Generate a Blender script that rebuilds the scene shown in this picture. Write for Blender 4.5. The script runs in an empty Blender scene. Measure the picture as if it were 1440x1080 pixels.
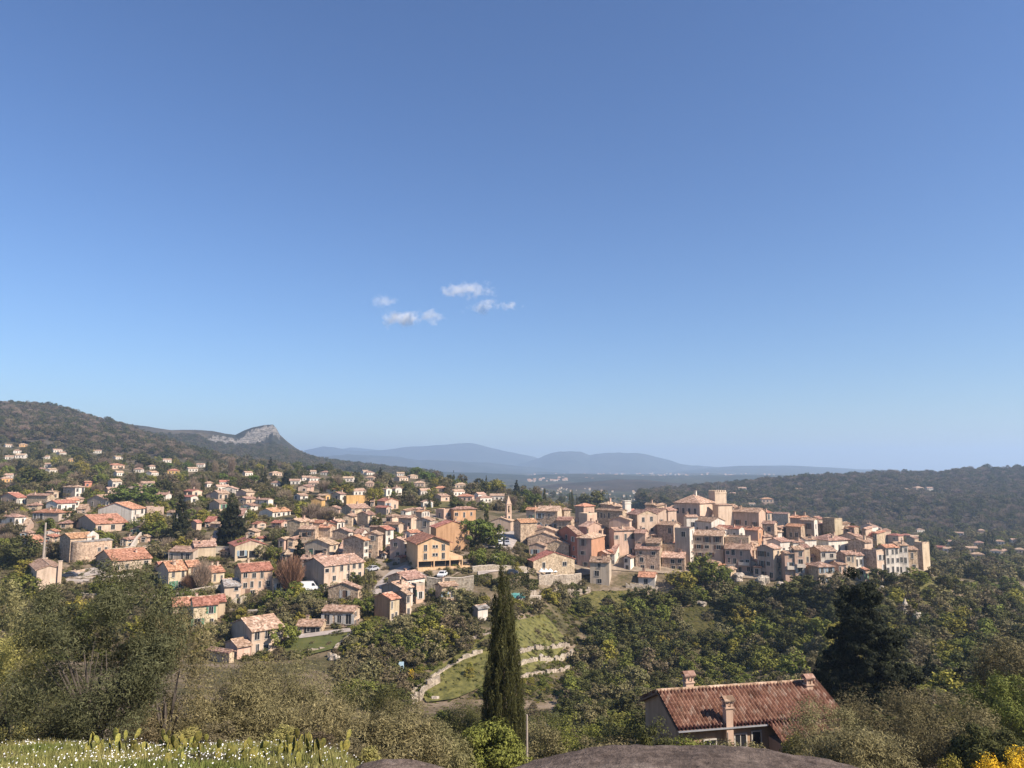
import bpy, bmesh, math, random, re
import numpy as np
from mathutils import Vector, Matrix
random.seed(7); RNG = np.random.default_rng(7)
S = bpy.context.scene
C = S.collection
R = math.radians
# ------------------------------------------------------------------ camera, sky, sun, exposure
F = 1040.0; TH = math.atan(118/1040.0)            # focal length in photo pixels, upward tilt
cd = bpy.data.cameras.new('camera'); cam = bpy.data.objects.new('camera', cd); C.objects.link(cam)
cd.sensor_width = 36; cd.lens = 36*F/1440; cd.clip_end = 60000; cd.clip_start = 0.1
cam.location = (0, 0, 0); cam.rotation_euler = (R(90)+TH, 0, 0); S.camera = cam
SUN_AZ, SUN_EL = 61.0, 40.0                        # azimuth from straight behind the camera towards its right
sd = Vector((math.sin(R(SUN_AZ))*math.cos(R(SUN_EL)), -math.cos(R(SUN_AZ))*math.cos(R(SUN_EL)), math.sin(R(SUN_EL))))
sl = bpy.data.lights.new('sun', 'SUN'); sl.energy = 5.0; sl.angle = R(0.53); sl.color = (1.0, 0.885, 0.76)
so = bpy.data.objects.new('sun', sl); C.objects.link(so); so.rotation_euler = sd.to_track_quat('Z', 'Y').to_euler()
W = bpy.data.worlds.new('World'); S.world = W; W.use_nodes = True
wt = W.node_tree; sky = wt.nodes.new('ShaderNodeTexSky'); sky.sky_type = 'NISHITA'; sky.sun_disc = False
sky.sun_elevation = R(SUN_EL); sky.sun_rotation = R(180-SUN_AZ)
sky.altitude = 300; sky.air_density = 1.25; sky.dust_density = 0.2; sky.ozone_density = 4.0
bg = wt.nodes['Background']; bg.inputs[1].default_value = 0.085
gmm = wt.nodes.new('ShaderNodeGamma'); gmm.inputs[1].default_value = 1.12          # deeper blue overhead, as the clear dry air shows it
tn = wt.nodes.new('ShaderNodeMix'); tn.data_type = 'RGBA'; tn.blend_type = 'MULTIPLY'; tn.inputs[0].default_value = 1.0; tn.inputs[7].default_value = (0.535, 0.61, 0.76, 1)
wt.links.new(sky.outputs[0], gmm.inputs[0]); wt.links.new(gmm.outputs[0], tn.inputs[6]); wt.links.new(tn.outputs[2], bg.inputs[0])
S.view_settings.view_transform = 'Standard'; S.view_settings.look = 'None'
S.view_settings.exposure = 0.80; S.view_settings.gamma = 1.0
try: S.view_settings.use_curve_mapping = False
except Exception: pass
S.render.engine = 'CYCLES'
S.cycles.max_bounces = 4; S.cycles.diffuse_bounces = 2; S.cycles.glossy_bounces = 1; S.cycles.transmission_bounces = 2
S.cycles.volume_bounces = 1; S.cycles.transparent_max_bounces = 4
S.cycles.use_denoising = True
# ------------------------------------------------------------------ helpers
def uv(px, py):
    """photo pixel -> (X/Y, Z/Y) of its sight line"""
    a = (px-720)/F; b = (540-py)/F
    Y = math.cos(TH)-b*math.sin(TH); Z = math.sin(TH)+b*math.cos(TH)
    return a/Y, Z/Y
def to_px(x, y, z):
    d = y*math.cos(TH)+z*math.sin(TH)
    return 720+F*x/d, 540-F*(-y*math.sin(TH)+z*math.cos(TH))/d
def tag(o, label=None, cat=None, group=None, kind=None):
    for k, v in (('label', label), ('category', cat), ('group', group), ('kind', kind)):
        if v: o[k] = v
    return o
def empty(name, loc, rz=0.0, label=None, cat=None, group=None):
    o = bpy.data.objects.new(name, None); C.objects.link(o); o.location = loc; o.rotation_euler = (0, 0, rz)
    o.empty_display_size = 0.2
    return tag(o, label, cat, group)
def obj(name, me, parent=None, loc=(0, 0, 0), rz=0.0):
    o = bpy.data.objects.new(name, me); C.objects.link(o); o.location = loc; o.rotation_euler = (0, 0, rz)
    if parent: o.parent = parent
    return o
def mesh_np(name, V, faces, mats=(), midx=None, smooth=False):
    me = bpy.data.meshes.new(name)
    V = np.asarray(V, np.float32); faces = np.asarray(faces, np.int32)
    n, k = faces.shape
    me.vertices.add(len(V)); me.vertices.foreach_set('co', V.ravel())
    me.loops.add(n*k); me.loops.foreach_set('vertex_index', faces.ravel())
    me.polygons.add(n); me.polygons.foreach_set('loop_start', np.arange(0, n*k, k, dtype=np.int32))
    if midx is not None: me.polygons.foreach_set('material_index', np.asarray(midx, np.int32))
    if smooth: me.polygons.foreach_set('use_smooth', np.ones(n, bool))
    for m in mats: me.materials.append(m)
    me.update(calc_edges=True); return me
class MB:
    """collects polygons, then makes one mesh"""
    def __init__(s): s.v = []; s.f = []; s.m = []
    def poly(s, pts, m=0):
        i = len(s.v); s.v += [tuple(p) for p in pts]; s.f.append(tuple(range(i, i+len(pts)))); s.m.append(m)
    def box(s, x0, x1, y0, y1, z0, z1, m=0):
        p = [(x0,y0,z0),(x1,y0,z0),(x1,y1,z0),(x0,y1,z0),(x0,y0,z1),(x1,y0,z1),(x1,y1,z1),(x0,y1,z1)]
        i = len(s.v); s.v += p
        for q in ((0,3,2,1),(4,5,6,7),(0,1,5,4),(1,2,6,5),(2,3,7,6),(3,0,4,7)):
            s.f.append(tuple(i+k for k in q)); s.m.append(m)
    def hexa(s, p, m=0):
        i = len(s.v); s.v += [tuple(q) for q in p]
        for q in ((0,3,2,1),(4,5,6,7),(0,1,5,4),(1,2,6,5),(2,3,7,6),(3,0,4,7)):
            s.f.append(tuple(i+k for k in q)); s.m.append(m)
    def lathe(s, prof, n=12, cx=0, cy=0, m=0, cap=True):
        i = len(s.v)
        for r, z in prof:
            for k in range(n):
                a = 2*math.pi*k/n; s.v.append((cx+r*math.cos(a), cy+r*math.sin(a), z))
        for j in range(len(prof)-1):
            for k in range(n):
                a, b = i+j*n+k, i+j*n+(k+1) % n
                s.f.append((a, b, b+n, a+n)); s.m.append(m)
        if cap:
            s.f.append(tuple(i+n-1-k for k in range(n))); s.m.append(m)
            e = i+(len(prof)-1)*n; s.f.append(tuple(e+k for k in range(n))); s.m.append(m)
    def tube(s, pts, rad, n=6, m=0):
        i = len(s.v); P = [Vector(p) for p in pts]
        for j, p in enumerate(P):
            d = (P[min(j+1, len(P)-1)]-P[max(j-1, 0)]).normalized()
            a = d.orthogonal().normalized(); b = d.cross(a)
            r = rad[j] if isinstance(rad, (list, tuple)) else rad
            for k in range(n):
                t = 2*math.pi*k/n; s.v.append(tuple(p+a*r*math.cos(t)+b*r*math.sin(t)))
        for j in range(len(P)-1):
            for k in range(n):
                q, w = i+j*n+k, i+j*n+(k+1) % n
                s.f.append((q, w, w+n, q+n)); s.m.append(m)
        s.f.append(tuple(i+n-1-k for k in range(n))); s.m.append(m)
        e = i+(len(P)-1)*n; s.f.append(tuple(e+k for k in range(n))); s.m.append(m)
    def mesh(s, name, mats, smooth=False):
        me = bpy.data.meshes.new(name); me.from_pydata(s.v, [], s.f)
        for m in mats: me.materials.append(m)
        me.polygons.foreach_set('material_index', s.m)
        if smooth: me.polygons.foreach_set('use_smooth', [True]*len(s.f))
        me.update(); return me
    def build(s, name, mats, parent=None, loc=(0, 0, 0), rz=0.0, smooth=False):
        if not isinstance(mats, (list, tuple)): mats = [mats]
        return obj(name, s.mesh(name, mats, smooth), parent, loc, rz)
# ------------------------------------------------------------------ materials
def mat_base(name, rough=0.9, spec=0.15):
    m = bpy.data.materials.new(name); m.use_nodes = True
    nt = m.node_tree; p = nt.nodes['Principled BSDF']
    p.inputs['Roughness'].default_value = rough; p.inputs['Specular IOR Level'].default_value = spec
    return m, nt, p
def N(nt, t, **kw):
    n = nt.nodes.new('ShaderNode'+t)
    for k, v in kw.items(): setattr(n, k, v)
    return n
def ramp(nt, stops, interp='LINEAR'):
    r = N(nt, 'ValToRGB'); r.color_ramp.interpolation = interp
    e = r.color_ramp.elements
    while len(e) < len(stops): e.new(0.5)
    for el, (p, c) in zip(e, stops): el.position = p; el.color = (*c, 1)
    return r
def mul(c, f): return tuple(min(1, x*f) for x in c)
def noise(nt, co, scale, detail=4, rough=0.6):
    n = N(nt, 'TexNoise'); n.inputs['Scale'].default_value = scale; n.inputs['Detail'].default_value = detail
    n.inputs['Roughness'].default_value = rough
    if co is not None: nt.links.new(co, n.inputs['Vector'])
    return n
def mixc(nt, a, b, fac, mode='MIX'):
    m = N(nt, 'Mix', data_type='RGBA', blend_type=mode)
    for sock, v in ((m.inputs[6], a), (m.inputs[7], b), (m.inputs[0], fac)):
        if hasattr(v, 'links'): nt.links.new(v, sock)
        else: sock.default_value = (*v, 1) if isinstance(v, tuple) else v
    return m.outputs[2]
def vary(nt, col, lo=0.85, hi=1.15, hue=0.012):
    """a little different on every object"""
    oi = N(nt, 'ObjectInfo'); mr = N(nt, 'MapRange'); mr.inputs[3].default_value = lo; mr.inputs[4].default_value = hi
    nt.links.new(oi.outputs['Random'], mr.inputs[0])
    h = N(nt, 'HueSaturation'); nt.links.new(mr.outputs[0], h.inputs['Value']); nt.links.new(col, h.inputs['Color'])
    m2 = N(nt, 'Math', operation='MULTIPLY'); m2.inputs[1].default_value = 7.31; nt.links.new(oi.outputs['Random'], m2.inputs[0])
    m3 = N(nt, 'Math', operation='FRACT'); nt.links.new(m2.outputs[0], m3.inputs[0])
    mr2 = N(nt, 'MapRange'); mr2.inputs[3].default_value = 0.5-hue; mr2.inputs[4].default_value = 0.5+hue
    nt.links.new(m3.outputs[0], mr2.inputs[0]); nt.links.new(mr2.outputs[0], h.inputs['Hue'])
    return h.outputs[0]
def plain(name, col, rough=0.8, spec=0.2, metal=0.0, nz=0.12, scale=3.0):
    m, nt, p = mat_base(name, rough, spec); p.inputs['Metallic'].default_value = metal
    tc = N(nt, 'TexCoord'); n = noise(nt, tc.outputs['Object'], scale)
    r = ramp(nt, [(0.3, mul(col, 1-nz)), (0.7, mul(col, 1+nz))]); nt.links.new(n.outputs[0], r.inputs[0])
    nt.links.new(r.outputs[0], p.inputs['Base Color']); return m
def wall_mat(name, col, stone=False):
    m, nt, p = mat_base(name, 0.95, 0.1); tc = N(nt, 'TexCoord'); co = tc.outputs['Object']
    n1 = noise(nt, co, 0.35, 5, 0.65); r1 = ramp(nt, [(0.3, mul(col, 0.68)), (0.42, mul(col, .93)), (0.56, col), (0.7, mul(col, 1.17))])
    nt.links.new(n1.outputs[0], r1.inputs[0]); c = r1.outputs[0]
    mp = N(nt, 'Mapping'); mp.inputs['Scale'].default_value = (1.6, 1.6, 0.16); nt.links.new(co, mp.inputs[0])
    n2 = noise(nt, mp.outputs[0], 1.0, 3); r2 = ramp(nt, [(0.35, (0.62, 0.58, 0.54)), (0.55, (1, 1, 1))])
    nt.links.new(n2.outputs[0], r2.inputs[0]); c = mixc(nt, c, r2.outputs[0], 0.55, 'MULTIPLY')
    v = N(nt, 'TexVoronoi'); v.inputs['Scale'].default_value = 2.6 if stone else 1.1; nt.links.new(co, v.inputs[0])
    if stone:
        r3 = ramp(nt, [(0.0, (0.55, 0.5, 0.46)), (0.5, (0.95, 0.93, 0.9)), (1.0, (1.35, 1.3, 1.22))])
        sp = N(nt, 'SeparateColor'); nt.links.new(v.outputs['Color'], sp.inputs[0]); nt.links.new(sp.outputs[0], r3.inputs[0])
        c = mixc(nt, c, r3.outputs[0], 0.75, 'MULTIPLY')
        b = N(nt, 'Bump'); b.inputs['Strength'].default_value = 0.5; b.inputs['Distance'].default_value = 0.12
        nt.links.new(v.outputs['Distance'], b.inputs['Height']); nt.links.new(b.outputs[0], p.inputs['Normal'])
    c = vary(nt, c, 0.86, 1.1, 0.008)
    nt.links.new(c, p.inputs['Base Color']); return m
def roof_mat(name, col):
    m, nt, p = mat_base(name, 0.9, 0.12); tc = N(nt, 'TexCoord'); co = tc.outputs['Object']
    v = N(nt, 'TexVoronoi'); v.inputs['Scale'].default_value = 2.4; nt.links.new(co, v.inputs[0])
    sp = N(nt, 'SeparateColor'); nt.links.new(v.outputs['Color'], sp.inputs[0])
    r = ramp(nt, [(0.0, mul(col, 0.45)), (0.3, mul(col, 0.8)), (0.65, mul(col, 1.1)), (1.0, (min(1, col[0]*1.45), min(1, col[1]*1.65), min(1, col[2]*1.8)))])
    nt.links.new(sp.outputs[0], r.inputs[0])
    n = noise(nt, co, 0.5, 4); r2 = ramp(nt, [(0.34, (0.55, 0.54, 0.5)), (0.6, (1, 1, 1))]); nt.links.new(n.outputs[0], r2.inputs[0])
    c = mixc(nt, r.outputs[0], r2.outputs[0], 0.6, 'MULTIPLY'); c = vary(nt, c, 0.84, 1.14, 0.012)
    nt.links.new(c, p.inputs['Base Color'])
    b = N(nt, 'Bump'); b.inputs['Strength'].default_value = 0.6; b.inputs['Distance'].default_value = 0.08
    nt.links.new(v.outputs['Distance'], b.inputs['Height']); nt.links.new(b.outputs[0], p.inputs['Normal']); return m
def leaf_mat(name, col, col2, nscale=6.0, trans=0.13, obvar=0.22):
    col, col2 = [tuple(a*b for a, b in zip(c, (1.2, 1.12, .98))) for c in (col, col2)]
    m, nt, p = mat_base(name, 0.75, 0.12); tc = N(nt, 'TexCoord')
    n = noise(nt, tc.outputs['Object'], nscale, 3); r = ramp(nt, [(0.35, col), (0.65, col2)]); nt.links.new(n.outputs[0], r.inputs[0])
    g = N(nt, 'NewGeometry'); mr = N(nt, 'MapRange'); mr.inputs[3].default_value = 0.6; mr.inputs[4].default_value = 1.4
    nt.links.new(g.outputs['Random Per Island'], mr.inputs[0])
    hv = N(nt, 'HueSaturation'); nt.links.new(mr.outputs[0], hv.inputs['Value']); nt.links.new(r.outputs[0], hv.inputs['Color'])
    c = vary(nt, hv.outputs[0], 1-obvar, 1+obvar, 0.012); nt.links.new(c, p.inputs['Base Color'])
    t = N(nt, 'BsdfTranslucent'); nt.links.new(c, t.inputs[0])
    mx = N(nt, 'MixShader'); mx.inputs[0].default_value = trans
    nt.links.new(p.outputs[0], mx.inputs[1]); nt.links.new(t.outputs[0], mx.inputs[2])
    nt.links.new(mx.outputs[0], nt.nodes['Material Output'].inputs[0]); return m
WALL = dict(c=(.56,.455,.365), y=(.57,.475,.355), w=(.66,.625,.575), p=(.56,.41,.33), s=(.485,.395,.31), b=(.54,.425,.345), g=(.46,.395,.33), o=(.60,.39,.175), t=(.50,.30,.19), r=(.5,.22,.17))
WALL = {k: (v[0], v[1]*.955, v[2]*.875) for k, v in WALL.items()}
WM = {k: wall_mat('wall_plaster_'+k, v, k == 's') for k, v in WALL.items()}
ROOF = dict(n=(.33,.205,.145), o=(.47,.24,.14), r=(.39,.17,.115), p=(.44,.29,.20), d=(.26,.15,.105), g=(.30,.26,.23))
RM = {k: roof_mat('roof_tiles_'+k, v) for k, v in ROOF.items()}
M = dict(
    glass=plain('window_glass', (.022,.024,.028), 0.25, 0.5), frame=plain('window_frame', (.5,.46,.4)),
    shutter_blue=plain('shutter_blue', (.26,.32,.35)), shutter_brown=plain('shutter_brown', (.16,.09,.055)), shutter_pale=plain('shutter_pale', (.5,.47,.42)),
    shutter=plain('shutter_paint', (.30,.27,.22)), shutter_green=plain('shutter_green', (.10,.22,.14)), door=plain('door_wood', (.16,.10,.07)),
    bark=plain('bark', (.085,.065,.05), nz=.4, scale=6), barkg=plain('bark_grey', (.075,.062,.05), nz=.35, scale=5),
    wood=plain('pole_wood', (.33,.28,.23), nz=.2), metal=plain('grey_metal', (.35,.35,.35), .4, .5, .6), white=plain('white_cloth', (.8,.79,.76)),
    tyre=plain('tyre_rubber', (.02,.02,.02)), conc=plain('pale_render', (.55,.47,.38), nz=.2, scale=1.0), stone=wall_mat('dry_stone', (.40,.345,.275), True),
    peach=wall_mat('peach_render', (.66,.43,.26)), water=plain('pool_water', (.16,.5,.46), .1, .5))
# ------------------------------------------------------------------ terrain: one sheet, near knoll to far plain
def nearcol(kind):
    if kind == 'knoll': return [(0.5,-1.75),(3,-1.85),(6,-2.7),(10,-4.05),(13,-5.0),(18,-6.52),(23,-8.15),(27,-10.2),(40,-15.5),(60,-22.3)]
    return [(0.5,-1.75),(3,-1.95),(6,-2.9),(10,-4.4),(18,-7.7),(30,-12.6),(45,-18.3)]
FAR = [(2200,684),(4500,669),(14000,663.5)]
COLS = {
 -300: ('knoll', [(150,915),(185,835),(210,800),(250,755),(300,725),(370,700),(470,678),(560,660),(680,642),(820,622),(950,606),(1400,640),(2200,672)]+FAR[1:]),
 0: ('knoll', [(150,915),(185,835),(210,800),(250,755),(300,725),(370,700),(470,678),(560,660),(680,642),(820,622),(950,606),(1400,640),(2200,672)]+FAR[1:]),
 200: ('knoll', [(150,925),(195,830),(215,795),(250,760),(300,730),(370,700),(470,678),(600,658),(750,645),(900,640),(1300,652),(2200,672)]+FAR[1:]),
 400: ('knoll', [(150,930),(190,840),(210,805),(240,770),(275,740),(330,715),(400,695),(520,674),(650,663),(800,658),(1200,664),(2200,674)]+FAR[1:]),
 480: ('knoll', [(125,985),(150,930),(188,840),(208,805),(235,770),(270,740),(325,715),(400,695),(520,675),(650,666),(800,662),(1200,668),(2200,676)]+FAR[1:]),
 600: ('rock', [(75,1050),(125,1004),(141,990),(153,930),(166,880),(186,840),(198,810),(220,780),(250,750),(300,720),(370,700),(460,685),(600,674),(750,669),(1100,676),(1500,682)]+FAR),
 700: ('rock', [(75,1046),(125,1006),(141,990),(150,940),(160,900),(174,860),(190,830),(203,806),(222,780),(262,750),(310,730),(370,710),(450,695),(560,686),(900,692),(1500,690)]+FAR),
 800: ('rock', [(78,1046),(135,1004),(168,950),(186,900),(211,850),(225,828),(238,800),(255,770),(280,745),(310,722),(400,722),(600,712),(1200,702)]+FAR),
 1000: ('rock', [(58,1060),(80,1052),(120,1010),(192,950),(208,900),(222,855),(229,835),(240,800),(258,770),(285,745),(305,730),(420,752),(700,735),(1200,716)]+FAR),
 1200: ('rock', [(70,1050),(100,990),(140,950),(180,900),(205,850),(222,820),(236,800),(260,775),(285,758),(330,768),(450,775),(700,746),(1200,732)]+FAR),
 1300: ('rock', [(70,1050),(100,1000),(140,950),(180,900),(213,850),(240,812),(252,803),(300,812),(420,792),(560,770),(750,746),(1200,738)]+FAR),
 1440: ('rock', [(60,1052),(90,1000),(130,950),(190,900),(280,850),(420,800),(560,772),(750,746),(1200,738)]+FAR),
 1750: ('rock', [(60,1052),(90,1000),(130,950),(190,900),(280,850),(420,800),(560,772),(750,746),(1200,738)]+FAR)}
NL = 600; LY = np.linspace(math.log(0.5), math.log(14000), NL)
CU = np.array([(p-720)/F/1.01 for p in COLS]); CZ = []
for p, (k, pts) in COLS.items():
    q = nearcol(k)+[(Y, uv(p, py)[1]*Y) for Y, py in pts]
    CZ.append(np.interp(LY, np.log([a for a, b in q]), [b for a, b in q]))
CZ = np.array(CZ)
ker = np.exp(-np.linspace(-2, 2, 7)**2); ker /= ker.sum()
for i in range(len(CZ)): CZ[i, 3:-3] = np.convolve(CZ[i], ker, 'valid')
UG = np.linspace(-1.3, 1.3, 521); ZT = np.array([np.interp(UG, CU, CZ[:, j]) for j in range(NL)]).T
k2 = np.exp(-np.linspace(-1.6, 1.6, 9)**2); k2 /= k2.sum()
ZT = np.apply_along_axis(lambda c: np.convolve(np.pad(c, 4, 'edge'), k2, 'valid'), 0, ZT)
def H(X, Y):
    Y = max(Y, 0.5); u = X/Y
    iu = min(max((u+1.3)/2.6*520, 0), 519.999); il = min(max((math.log(Y)-LY[0])/(LY[-1]-LY[0])*(NL-1), 0), NL-1.001)
    i, j = int(iu), int(il); a, b = iu-i, il-j
    return float((ZT[i, j]*(1-b)+ZT[i, j+1]*b)*(1-a)+(ZT[i+1, j]*(1-b)+ZT[i+1, j+1]*b)*a)
def hit(px, py, y0=62.0, y1=9000.0):
    """where the ground is met along this sight line, beyond y0"""
    u, v = uv(px, py); Y = y0; step = 1.012
    while Y < y1:
        if H(u*Y, Y) >= v*Y: break
        Y *= step
    lo, hi = Y/step, Y
    for _ in range(12):
        mid = (lo+hi)/2
        if H(u*mid, mid) >= v*mid: hi = mid
        else: lo = mid
    return Vector((u*hi, hi, H(u*hi, hi)))
def fbm(x, y, octaves=4, seed=0):
    r = np.random.default_rng(seed); s = np.zeros_like(x); amp, f = 1.0, 1.0
    for o in range(octaves):
        for _ in range(3):
            a = r.uniform(0, 6.283); ph = r.uniform(0, 6.283)
            s = s+amp/3*np.sin((x*math.cos(a)+y*math.sin(a))*f+ph+0.7*np.sin((x*math.sin(a)-y*math.cos(a))*f*0.7+ph*2))
        amp *= 0.5; f *= 2.1
    return s
nu, nl = 420, 460
uu = np.linspace(-1.25, 1.25, nu); ll = np.linspace(math.log(0.6), math.log(14000), nl)
iu = (uu+1.3)/2.6*520; il = (ll-LY[0])/(LY[-1]-LY[0])*(NL-1)
i0 = iu.astype(int); a = (iu-i0)[:, None]; j0 = np.minimum(il.astype(int), NL-2); b = (il-j0)[None, :]
Z = (ZT[i0][:, j0]*(1-b)+ZT[i0][:, j0+1]*b)*(1-a)+(ZT[i0+1][:, j0]*(1-b)+ZT[i0+1][:, j0+1]*b)*a
YY = np.exp(ll)[None, :]*np.ones((nu, 1)); XX = uu[:, None]*YY
Z = Z+fbm(XX/9, YY/9, 4, 3)*np.clip((YY-60)/300, 0, 1)*0.45+fbm(XX/0.8, YY/0.8, 3, 5)*0.05+fbm(XX/150, YY/150, 3, 9)*np.clip((YY-1600)/4000, 0, 1)*14
V = np.stack([XX, YY, Z], -1).reshape(-1, 3)
ix = (np.arange(nu-1)[:, None]*nl+np.arange(nl-1)[None, :]).ravel()
faces = np.stack([ix, ix+nl, ix+nl+1, ix+1], -1)
def ground_mat():
    m, nt, p = mat_base('ground_earth_and_grass', 1.0, 0.05); g = N(nt, 'NewGeometry'); co = g.outputs['Position']
    n1 = noise(nt, co, 0.09, 6, 0.65); n2 = noise(nt, co, 0.9, 5, 0.7); n3 = noise(nt, co, 0.012, 5, 0.7)
    r1 = ramp(nt, [(0.3, (.06,.058,.03)), (0.43, (.10,.09,.045)), (0.52, (.17,.135,.085)), (0.64, (.28,.22,.16))])
    nt.links.new(n1.outputs[0], r1.inputs[0])
    r2 = ramp(nt, [(0.3, (.45,.45,.45)), (0.7, (1.25,1.2,1.15))]); nt.links.new(n2.outputs[0], r2.inputs[0])
    c = mixc(nt, r1.outputs[0], r2.outputs[0], 0.85, 'MULTIPLY')
    r3 = ramp(nt, [(0.38, (.03,.036,.022)), (0.52, (.06,.06,.036)), (0.62, (.095,.08,.055)), (0.75, (.13,.115,.075))])
    nt.links.new(n3.outputs[0], r3.inputs[0])
    cdn = N(nt, 'SeparateXYZ'); nt.links.new(co, cdn.inputs[0])
    mr = N(nt, 'MapRange'); mr.inputs[1].default_value = 520; mr.inputs[2].default_value = 900; nt.links.new(cdn.outputs['Y'], mr.inputs[0])
    c = mixc(nt, c, r3.outputs[0], mr.outputs[0]); nt.links.new(c, p.inputs['Base Color'])
    bm = N(nt, 'Bump'); bm.inputs['Strength'].default_value = 0.6; bm.inputs['Distance'].default_value = 0.3
    nt.links.new(n2.outputs[0], bm.inputs['Height']); nt.links.new(bm.outputs[0], p.inputs['Normal']); return m
GM = ground_mat()
tag(obj('ground', mesh_np('ground', V, faces, [GM], smooth=True)), kind='structure')
bk = MB(); bk.poly([(-60,-60,-2.2),(60,-60,-2.2),(60,0.62,-1.78),(-60,0.62,-1.78)])
tag(bk.build('ground', GM), kind='structure')
# ------------------------------------------------------------------ hills and mountains, each a ridge with a front and a back slope
def hill_mat(name, cols, s1, s2, rock=None):
    m, nt, p = mat_base(name, 1.0, 0.03); g = N(nt, 'NewGeometry'); co = g.outputs['Position']
    n1 = noise(nt, co, s1, 6, 0.65); r1 = ramp(nt, [(0.32, cols[0]), (0.48, cols[1]), (0.68, cols[2])]); nt.links.new(n1.outputs[0], r1.inputs[0])
    n2 = noise(nt, co, s2, 5, 0.75); r2 = ramp(nt, [(0.3, (.35,.35,.35)), (0.7, (1.4,1.35,1.3))]); nt.links.new(n2.outputs[0], r2.inputs[0])
    c = mixc(nt, r1.outputs[0], r2.outputs[0], 0.9, 'MULTIPLY')
    if rock:
        sp = N(nt, 'SeparateXYZ'); nt.links.new(g.outputs['Normal'], sp.inputs[0])
        mr = N(nt, 'MapRange'); mr.inputs[1].default_value = rock; mr.inputs[2].default_value = rock-0.12; nt.links.new(sp.outputs['Z'], mr.inputs[0])
        mp = N(nt, 'Mapping'); mp.inputs['Scale'].default_value = (1, 1, 2.4); nt.links.new(co, mp.inputs[0])
        n3 = noise(nt, mp.outputs[0], 0.045, 6, 0.75); r3 = ramp(nt, [(0.3, (.10,.09,.08)), (0.5, (.34,.31,.27)), (0.7, (.56,.52,.46))]); nt.links.new(n3.outputs[0], r3.inputs[0])
        c = mixc(nt, c, r3.outputs[0], mr.outputs[0])
    nt.links.new(c, p.inputs['Base Color'])
    b = N(nt, 'Bump'); b.inputs['Strength'].default_value = 0.8; b.inputs['Distance'].default_value = 3.0
    nt.links.new(n2.outputs[0], b.inputs['Height']); nt.links.new(b.outputs[0], p.inputs['Normal']); return m
def hill(name, sky_pts, Dr, base_py, Db, mat, rough=6.0, wl=90.0, n=260, m=46, seed=1, shape=0.8, cliff=None, rock=None):
    xs = np.linspace(sky_pts[0][0], sky_pts[-1][0], n); ys = np.interp(xs, [p[0] for p in sky_pts], [p[1] for p in sky_pts])
    bp = np.interp(xs, [p[0] for p in base_py], [p[1] for p in base_py]) if isinstance(base_py, list) else np.full(n, base_py)
    P = np.zeros((n, m+8, 3))
    for i in range(n):
        ur, vr = uv(xs[i], ys[i]); ub, vb = uv(xs[i], bp[i])
        for j in range(m+8):
            if j < m:
                t = j/(m-1); Y = Db+(Dr-Db)*t
                s = t**shape
                if cliff: s = cliff(xs[i], t, s)
                z = vb*Db+(vr*Dr-vb*Db)*s; u = ub+(ur-ub)*t
            else:
                k = (j-m+1)/8; Y = Dr*(1+0.35*k); z = vr*Dr-(vr*Dr-vb*Db+20)*k**1.3; u = ur
            P[i, j] = (u*Y, Y, z)
    X, Y = P[..., 0], P[..., 1]
    t = np.clip(np.arange(m+8)/(m-1), 0, 1.3)[None, :]
    env = np.where(t <= 1, np.sin(np.clip(t, 0, 1)*np.pi)**0.7, 0.5*(t > 1))
    P[..., 2] += fbm(X/wl, Y/wl, 5, seed)*rough*env + fbm(X/(wl*.16), Y/(wl*.16), 3, seed+50)*rough*(0.24 if name == 'mountain' else 0.13)
    ix = (np.arange(n-1)[:, None]*(m+8)+np.arange(m+7)[None, :]).ravel()
    f = np.stack([ix, ix+m+8, ix+m+9, ix+1], -1)
    mats, mi = [mat], None
    if rock:
        mats.append(CLIFF); xi = xs[np.arange(n-1)[:, None]*np.ones((1, m+7), int)]; ti = (np.arange(m+7)/(m-1))[None, :]*np.ones((n-1, 1))
        nz = fbm(xi*.16, ti*22, 4, 77)*.06+fbm(xi*.9, ti*110, 3, 78)*.06
        mi = np.zeros((n-1, m+7), int)
        for x0, x1, lo0, lo1, hi0, hi1 in rock:
            q = np.clip((xi-x0)/(x1-x0), 0, 1); lo, hi = lo0+(lo1-lo0)*q, hi0+(hi1-hi0)*q
            mi |= ((xi > x0+nz*40) & (xi < x1+nz*40) & (ti+nz > lo) & (ti+nz*.6 < hi)).astype(int)
        mi = mi.ravel()
    o = obj(name, mesh_np(name, P.reshape(-1, 3), f, mats, mi, smooth=True)); tag(o, kind='structure'); return P
def cliff_mat():
    m, nt, p = mat_base('limestone_cliff', 1, .05); g = N(nt, 'NewGeometry'); mp = N(nt, 'Mapping'); mp.inputs['Scale'].default_value = (1, .5, 2.2); nt.links.new(g.outputs['Position'], mp.inputs[0])
    n3 = noise(nt, mp.outputs[0], 0.11, 8, 0.85); r3 = ramp(nt, [(0.40, (.05,.05,.035)), (0.49, (.20,.18,.15)), (0.6, (.48,.43,.37))]); nt.links.new(n3.outputs[0], r3.inputs[0]); nt.links.new(r3.outputs[0], p.inputs['Base Color'])
    b = N(nt, 'Bump'); b.inputs['Distance'].default_value = 8; nt.links.new(n3.outputs[0], b.inputs['Height']); nt.links.new(b.outputs[0], p.inputs['Normal']); return m
CLIFF = cliff_mat()
HM1 = hill_mat('hill_scrub', ((.03,.034,.022), (.06,.053,.042), (.09,.078,.06)), .006, .05)
HM2 = hill_mat('hill_scrub_and_cliff', ((.02,.026,.014), (.055,.05,.034), (.12,.10,.07)), .007, .045, rock=0.5)
HM3 = hill_mat('hill_woodland', ((.035,.036,.024), (.065,.054,.042), (.09,.075,.06)), .006, .05)
HM4 = hill_mat('mountain_far', ((.035,.045,.03), (.05,.055,.04), (.075,.07,.055)), .0016, .009)
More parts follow.
